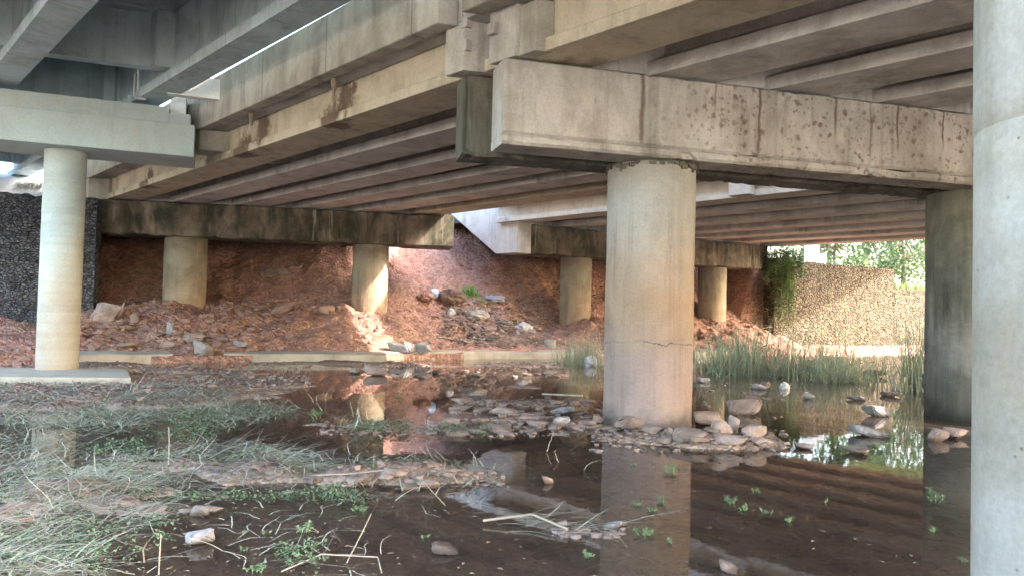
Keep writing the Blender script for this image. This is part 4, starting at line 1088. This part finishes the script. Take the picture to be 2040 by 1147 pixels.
straw('bleached_grass', M['straw_pale'], [(FAR_MAT, 1000, dict(L=(.15, .6), w=(.006, .011))), (MID_MAT, 800, dict(dirs=(.2, .8), L=(.2, .6), w=(.004, .008))), (NEAR_MAT, 800, dict(dirs=(.5, .9), L=(.15, .55), w=(.003, .007), lift=.1)),
    ([(380, 1000), (760, 1000), (760, 1147), (250, 1147)], 70, dict(L=(.15, .45), lift=.02)), ([(960, 1030), (1260, 1050), (1200, 1080), (980, 1060)], 60, dict(dirs=(-.15, .3), L=(.15, .5), lift=.05)),
    ([(600, 790), (760, 800), (760, 880), (600, 880)], 40, dict(L=(.1, .3), pitch=(.3, 1.2))), ([(640, 900), (1000, 900), (1000, 1040), (640, 1040)], 60, dict(L=(.1, .4), pitch=(.1, .8)))], 2)
straw('rotting_stems', M['twig_dark'], [(FAR_MAT, 700, dict(L=(.15, .5), w=(.008, .016), pitch=(0, .2))), (MID_MAT, 500, dict(L=(.15, .5), w=(.006, .012), pitch=(0, .2))), (NEAR_MAT, 260, dict(L=(.2, .5), w=(.005, .01), pitch=(0, .2))), ([(640, 900), (1010, 925), (1000, 968), (640, 975)], 160, dict(L=(.08, .3), pitch=(0, .3))), ([(880, 790), (1240, 800), (1240, 880), (880, 870)], 260, dict(L=(.1, .4), pitch=(0, .4)))], 4)
straw('withered_stalks', M['stalk'], [([(560, 1090), (760, 1090), (760, 1147), (560, 1147)], 5, dict(L=(.15, .35), w=(.004, .006), pitch=(.1, .9))), ([(100, 1000), (420, 1000), (420, 1140), (100, 1140)], 12, dict(L=(.15, .4), w=(.004, .007), pitch=(.1, .9))),
    ([(620, 880), (1250, 900), (1250, 940), (620, 1000)], 26, dict(L=(.12, .3), w=(.006, .01), pitch=(.6, 1.4), bend=(.5, 1.6)))], 3)

def leaves(mb, rn, c, n, s, spread, h, tilt=.5):
    for _ in range(n):
        a = rn.uniform(0, 6.28); r = spread * math.sqrt(rn.random())
        p = np.array(c) + [r * math.cos(a), r * math.sin(a), rn.uniform(0, h)]
        a2 = rn.uniform(0, 6.28); ti = rn.uniform(-.2, tilt); L = s * rn.uniform(.6, 1.3); w = L * rn.uniform(.28, .42)
        d = np.array([math.cos(a2) * math.cos(ti), math.sin(a2) * math.cos(ti), math.sin(ti)]); e = np.array([-math.sin(a2), math.cos(a2), 0])
        mb.add([p, p + d * L * .5 - e * w + [0, 0, .01], p + d * L, p + d * L * .5 + e * w + [0, 0, .01]], [(0, 1, 2, 3)], True)
rn = random.Random(21); mb = MB()
for (px0, py0, px1, py1, n) in [(340, 825, 440, 860, 60), (180, 880, 300, 910, 50), (280, 860, 420, 880, 30), (700, 842, 810, 862, 60), (240, 990, 620, 1000, 40), (620, 975, 720, 1005, 40), (100, 930, 300, 990, 40), (880, 850, 990, 872, 30), (560, 1090, 640, 1140, 20), (60, 800, 560, 840, 60), (0, 950, 340, 1090, 80), (0, 1080, 260, 1147, 40), (150, 900, 620, 960, 60), (0, 770, 500, 800, 60)]:
    for _ in range(n):
        p = at_z(rn.uniform(px0, px1), rn.uniform(py0, py1), .03); leaves(mb, rn, p, 9, .032, .07, .06)
tag(obj('creeping_weed', mb, M['weed_dull']), kind='stuff')

def weed(label, px, py, hpx, seed, dull=False):
    rn = random.Random(seed); p = G(px, py); k = p[1] / F_PX; H0 = hpx * k * .42 * rn.uniform(.7, 1.25); mb = MB()
    for s in range(rn.randint(2, 6)):
        a = rn.uniform(0, 6.28); o = np.array([math.cos(a) * 1.5, math.sin(a), 0]) * H0 * rn.uniform(.1, 1.1); H_ = H0 * rn.uniform(.35, 1.1); hh = H_ * rn.uniform(.4, 1)
        top = p + o + [0, 0, hh]
        mb.tube([p + o * .3 + [0, 0, -.03], p + o * .8 + [0, 0, hh * .6], top], [.006, .005, .003], 5)
        for (fz, L) in ((.55, 1.3), (.8, 1.15), (1.0, .95)):
            for q in range(5):
                a2 = q * 1.257 + fz * 3 + rn.uniform(-.3, .3); L2 = H_ * L * rn.uniform(.55, .8); w = L2 * .2; c = p + o * fz + [0, 0, hh * fz]
                ti = rn.uniform(-.15, .35) if fz < 1 else rn.uniform(0, .7); d = np.array([math.cos(a2) * math.cos(ti), math.sin(a2) * math.cos(ti), math.sin(ti)]); e = np.array([-math.sin(a2), math.cos(a2), 0])
                mb.add([c, c + d * L2 * .45 - e * w, c + d * L2 * .45 + e * w, c + d * L2 * .95 + [0, 0, -L2 * .12]], [(0, 1, 3, 2)], True)
    return tag(obj('water_weed', mb, M['weed_dull'] if dull else M['weed'], loc=p), label, 'water weed', 'small water weeds')
W_ = [('bright weed in brown water right of the far grass raft', 636, 832, 40), ('green sprig in dark water above the mid grass raft', 530, 896, 30), ('small sprig in mid stream right of bright weed', 790, 792, 26),
 ('green tuft on the mud strip by the grass', 745, 846, 24), ('weed on the low mud strip before column reflection', 960, 868, 20), ('leafy weed on the mud spit left of stone', 740, 930, 30),
 ('weed below the mud spit, left end', 716, 1018, 28), ('tiny sprig beside the grey and tan block', 485, 1064, 22), ('tiny forked sprig right of the grey and tan block', 528, 1062, 20), ('sprig below the tiny pair near bottom', 484, 1096, 20),
 ('tall pale weed with drooping stems near bottom', 606, 1060, 46), ('leafy weed at the bottom border among stalks', 508, 1140, 36), ('small sprig near the dark purple stone', 844, 1072, 16), ('round leafy pad in the thick column reflection', 1262, 926, 14),
 ('withered sprig in reflection right of leafy pad', 1342, 942, 36), ('leafy cluster in water, upper of the column reflection', 1320, 1002, 34), ('small sprig left of the upper leafy cluster', 1268, 1006, 24), ('weed under the upper leafy cluster', 1300, 1018, 26),
 ('leafy weed lower in the column reflection', 1284, 1066, 30), ('weed trailing right of lower leafy weed', 1336, 1082, 26), ('sprig near the twig raft', 1168, 1108, 26), ('upright weed in dark water left of trailing chain', 1458, 1002, 34), ('weed in the middle of trailing chain', 1482, 1016, 28),
 ('bushy weed at the right of trailing chain', 1528, 1022, 28), ('last sprig at the end of trailing chain', 1566, 1038, 24), ('brown seed head above the trailing chain', 1508, 980, 22), ('sprig reflected among the beam reflections', 1646, 1000, 18), ('weed before the dark column reflection', 1864, 998, 40), ('leafless sprig lower by dark column reflection', 1866, 1060, 22), ('weed at the bottom beside the near column', 1918, 1118, 30)]
for i, (lb, px, py, h) in enumerate(W_): weed(lb, px, py, h, i + 50, i % 2 == 1)

def reeds(label, base, n, H_, rad, seed, mat='reed', lean=.35):
    rn = random.Random(seed); p0 = np.array(base, float); mbs = [MB(), MB()]
    sub = [(rn.uniform(-1, 1) * .75, rn.uniform(-1, 1) * .7, rn.uniform(.25, .5), rn.uniform(.55, 1.1)) for _ in range(7)]
    for _ in range(n):
        sx, sy, sr, sh = sub[rn.randrange(7)]
        q = p0 + [rad[0] * (sx + rn.gauss(0, sr)), rad[1] * (sy + rn.gauss(0, sr)), 0]
        q[2] = max(-.05, float(look_h(q[0], q[1]))) - .03
        b = rn.uniform(0, 6.28); l = abs(rn.gauss(0, lean)); hh = H_ * sh * rn.uniform(.35, 1.05)
        dead = rn.random() < .24
        if dead: l *= 1.6
        mbs[dead].blade(q, (math.cos(b) * l, math.sin(b) * l, 1), hh, rn.uniform(.012, .026), rn.uniform(.2, 1.3) * (l + .25) * 1.9, 6, .05 if not dead else .16)
    t = thing('reed_clump', (p0[0], p0[1], 0), label, 'reeds', 'reed clumps')
    obj('green_blades', mbs[0], M[mat], t); obj('dead_blades', mbs[1], M['straw_pale'], t); return done(t)
reeds('dry green reeds at the left edge of the thick column', G(1166, 726), 260, 1.4, (.55, .4), 1, lean=.3)
reeds('wide grey-green reed bed before the shaded half of stone wall', G(1560, 746), 1800, 1.7, (1.7, .75), 2, lean=.7)
reeds('low leaning reeds at left end of the reed bed', G(1452, 742), 600, 1.7, (.75, .6), 3, lean=.5)
reeds('low reeds trailing off the right end of reed bed', G(1668, 758), 420, 1.2, (.8, .5), 4, lean=.6)
reeds('tall upright reeds against left edge of the dark column', G(1826, 776), 380, 1.9, (.5, .5), 5, lean=.25)
mb = MB(); rn = random.Random(8); p = G(938, 586)
for _ in range(260):
    q = p + [rn.gauss(0, .22), rn.gauss(0, .12), 0]; q[2] = float(look_h(q[0], q[1])) - .02
    a = rn.uniform(0, 6.28); l = abs(rn.gauss(0, .5)); mb.blade(q, (math.cos(a) * l, math.sin(a) * l, 1), rn.uniform(.2, .5), rn.uniform(.012, .022), l * 1.6, 4)
tag(obj('grass_tuft', mb, M['tuft'], loc=p), 'bright green grass tuft on top of the litter heap', 'grass tuft')
mb = MB()
for _ in range(260):
    px = rn.uniform(40, 92); q = at_y(px, 392, 20.5); q[2] = 4.66 + rn.uniform(-.1, .05); q = q + [0, -.1 * rn.random(), 0]
    mb.blade(q, (rn.gauss(0, .3), -.6 - .3 * rn.random(), .3), rn.uniform(.25, .6), .014, 1.4, 4)
tag(obj('dry_grass', mb, M['straw_pale'], loc=at_y(66, 395, 20.4)), 'dry grass hanging over top of the dark stone wall', 'dry grass')

# creeper hanging at the end of the far abutment
ib = np.array([A2R[0], A2R[1], 0]) + e2 * .2
ivy = thing('creeper', ib + [0, 0, 1.0], 'green creeper hanging off the right end of far abutment', 'creeper')
mb = MB(); rn = random.Random(31); st = MB()
for k in range(80):
    a = rn.uniform(-.5, 1.45); q = ib + e2 * a - n2_ * rn.uniform(.05, .55) + [0, 0, 4.6 - abs(rn.gauss(0, .25))]
    Lh = rn.uniform(.9, 3.4) * (1.0 if .1 < a < 1.1 else .5); pts = [q]
    for s in range(7): pts.append(pts[-1] + np.array([rn.gauss(0, .05), rn.gauss(0, .05), -Lh / 7]))
    st.tube(pts, .01, 4)
    for s in range(int(Lh * 42)):
        j = rn.uniform(0, 6.99); i0 = int(j); c = pts[i0] + (pts[i0 + 1] - pts[i0]) * (j - i0)
        c = c + [rn.gauss(0, .1), rn.gauss(0, .1), rn.gauss(0, .05)]
        leaves(mb, rn, c, 1, .16, .01, .01, .3)
obj('stems', st, M['bark'], ivy); obj('foliage', mb, M['ivy'], ivy); done(ivy)
mb = MB(); rn = random.Random(33)
for _ in range(120):
    p = G(rn.uniform(1490, 1565), rn.uniform(590, 660)); d = np.array([rn.gauss(0, .5), rn.gauss(0, .3), rn.uniform(.1, 1.0)])
    pts = [p]; 
    for s in range(4): d = d + np.array([rn.gauss(0, .3), rn.gauss(0, .3), -.12]); pts.append(pts[-1] + d / np.linalg.norm(d) * rn.uniform(.12, .28))
    mb.tube(pts, [.018, .015, .012, .009, .005], 5)
tag(obj('dry_brush', mb, M['twig'], loc=G(1525, 650)), 'tangle of dry branches and roots under the creeper', 'dry brush')
def stick(label, pts, r, seed=0):
    P_ = [np.array(G(*q[:2])) + [0, 0, q[2]] for q in pts]; mb = MB(); mb.tube(P_, r, 7)
    tag(obj('stick', mb, M['stalk'], loc=P_[0]), label, 'stick', 'loose sticks')
stick('long bent reed stalk lying at bottom centre', ((560, 1147, .02), (640, 1125, .06), (752, 1128, .05), (760, 1147, .02)), .0045)
stick('upright bent stalk rising from the bottom stalks', ((690, 1130, .02), (722, 1090, .1), (738, 1072, .16)), .004)
stick('pale straight stick on water left of the mud spit', ((616, 953, .02), (690, 954, .03), (770, 950, .03)), .006)
stick('thin branch lying across the twig raft', ((962, 1046, .03), (1060, 1044, .07), (1130, 1066, .04)), .01)
stick('vertical dead stalk standing in water before the grass raft', ((335, 930, .0), (336, 915, .15), (334, 912, .3)), .005)
stick('brown stick on mud bar left of thick column', ((1080, 790, .05), (1160, 797, .08)), .02)
stick('thin upright stalk in the left near water', ((316, 1147, .0), (317, 1138, .1), (318, 1135, .2)), .004)

# ------------------------------------------------------------------ beyond the bridges
def tree(label, x, y, z, H_, R, seed, n=5200):
    t = thing('tree', (x, y, z), label, 'tree', 'trees beyond the stone wall'); rn = random.Random(seed)
    tr = MB(); base = np.array([x, y, z]); top = base + [rn.gauss(0, .3), rn.gauss(0, .3), H_ * .55]
    tr.tube([base - [0, 0, .4], base + (top - base) * .5 + [rn.gauss(0, .15), 0, 0], top], [H_ * .03, H_ * .022, H_ * .012], 9)
    cl = []
    for k in range(16):
        a = rn.uniform(0, 6.28); r = R * math.sqrt(rn.random()) * .85; c = base + [r * math.cos(a), r * math.sin(a), H_ * rn.uniform(.1, .92)]
        cl.append((c, R * rn.uniform(.28, .5))); s0 = base + (top - base) * rn.uniform(.5, 1)
        tr.tube([s0, (s0 + c) / 2 + [0, 0, .2], c], [H_ * .011, H_ * .007, H_ * .003], 6)
    lf = MB()
    for _ in range(n):
        c, rr = cl[rn.randrange(len(cl))]; d = np.array([rn.gauss(0, 1), rn.gauss(0, 1), rn.gauss(0, .8)]); d = d / np.linalg.norm(d) * rr * rn.uniform(.4, 1.05)
        leaves(lf, rn, c + d, 1, .34, .02, .02, 1.2)
    obj('trunk', tr, M['bark'], t); obj('crown', lf, M['leaf'], t); return done(t)
for i, (lb, px, Yd, zb, H_, R) in enumerate([('bushy tree just right of the creeper beyond the wall', 1668, 52, 3.6, 6.5, 3.2), ('pale leafy tree behind middle of the stone wall', 1730, 64, 4.2, 9.0, 4.2), ('rounded green tree left of dark column beyond wall', 1800, 58, 3.8, 8.0, 3.8),
     ('tall tree partly hidden by the dark column', 1872, 66, 4.2, 10.0, 4.5), ('distant tree behind the white concrete post', 1630, 84, 5.0, 11.0, 5.0), ('far tree rising behind pale leafy tree', 1775, 92, 5.5, 13.0, 5.5)]):
    q = at_y(px, 560, Yd); tree(lb, q[0], Yd, zb, H_, R, i + 3, 3600)
q = at_y(1622, 510, 39.0); mb = MB()
mb.box(q + [-.12, 0, -.3], (1, 0, 0), (0, 1, 0), (0, 0, 1), .3, .3, .85); mb.box(q + [.36, 0, -.5], (1, 0, 0), (0, 1, 0), (0, 0, 1), .179, .28, .62)
tag(obj('concrete_post', mb, M['white_block'], loc=q - [0, 0, 1.1], bevel=.02), 'white stepped concrete post above wall beside the creeper', 'post')
mb = MB(); rn = random.Random(77)
for _ in range(3200):
    t_, d_2 = rn.uniform(29, 43), 4.7 + 9 * rn.random() ** 1.5; q = kpt(t_, d_2, 0); q[2] = float(bank_h(np.array(q[0]), np.array(q[1]))) - .05
    if t_ < 30.6 and d_2 < 5.2: continue
    a = rn.uniform(0, 6.28); mb.blade(q, (math.cos(a) * .35, math.sin(a) * .35, 1), rn.uniform(.3, .9), .05, .5, 3)
tag(obj('meadow_grass', mb, M['grass']), kind='stuff')
# pale slab of the new abutment above the dark wall
mb = MB(); a = at_y(-80, 400, 22.0); b = at_y(92, 345, 25.0)
mb.hexa([np.array([-19.5, 21.0, 4.4]), np.array([-13.6, 23.6, 4.4]), np.array([-15.0, 29.0, 4.4]), np.array([-22, 27.0, 4.4])], [np.array([-19.5, 21.0, 4.72]), np.array([-13.6, 23.6, 4.72]), np.array([-15.0, 28.0, 6.2]), np.array([-22, 26.0, 6.2])])
tag(obj('slope_paving', mb, M['white_block'], loc=(-17, 25, 4.4)), 'pale concrete slope paving above the dark stone wall', 'paving')
# added unseen slab on the right, shaped so its edge shades the upper stone wall
SD = np.array(_sd[:])
def on_wall(px, py):
    d = ray(px, py); return CAM + d * ((KN @ (kpt(21, 3.85, 0) - CAM)) / (KN @ d))
w0_, w1_ = on_wall(1575, 650), on_wall(1770, 540)
bd = w1_ - w0_; hdir = bd * SD[2] - SD * bd[2]; hdir /= np.linalg.norm(hdir)
mid = (w0_ + w1_) / 2; Lq = (7.6 - mid[2]) / SD[2]; ec = mid + SD * Lq
side = np.array([-hdir[1], hdir[0], 0])

shade_slab = thing('bridge_span', ec, 'added unseen slab on two columns shading the upper stone wall', 'bridge')  # unseen slab added as a shade caster, no real span
mb = MB(); pl = [ec - hdir * 9, ec + hdir * 12, ec + hdir * 12 + side * 7, ec - hdir * 9 + side * 7]
mb.hexa([q + [0, 0, 0] for q in pl], [q + [0, 0, .5] for q in pl]); obj('deck_slab', mb, M['deck'], shade_slab)
for k_ in (-8.2, 10):
    mb = MB(); c = ec + hdir * k_ + side * .9; mb.tube([(c[0], c[1], -.4), (c[0], c[1], ec[2] - .002)], .45, 24); obj('column', mb, M['new_cap'], shade_slab)  # columns added to carry the unseen slab
done(shade_slab)
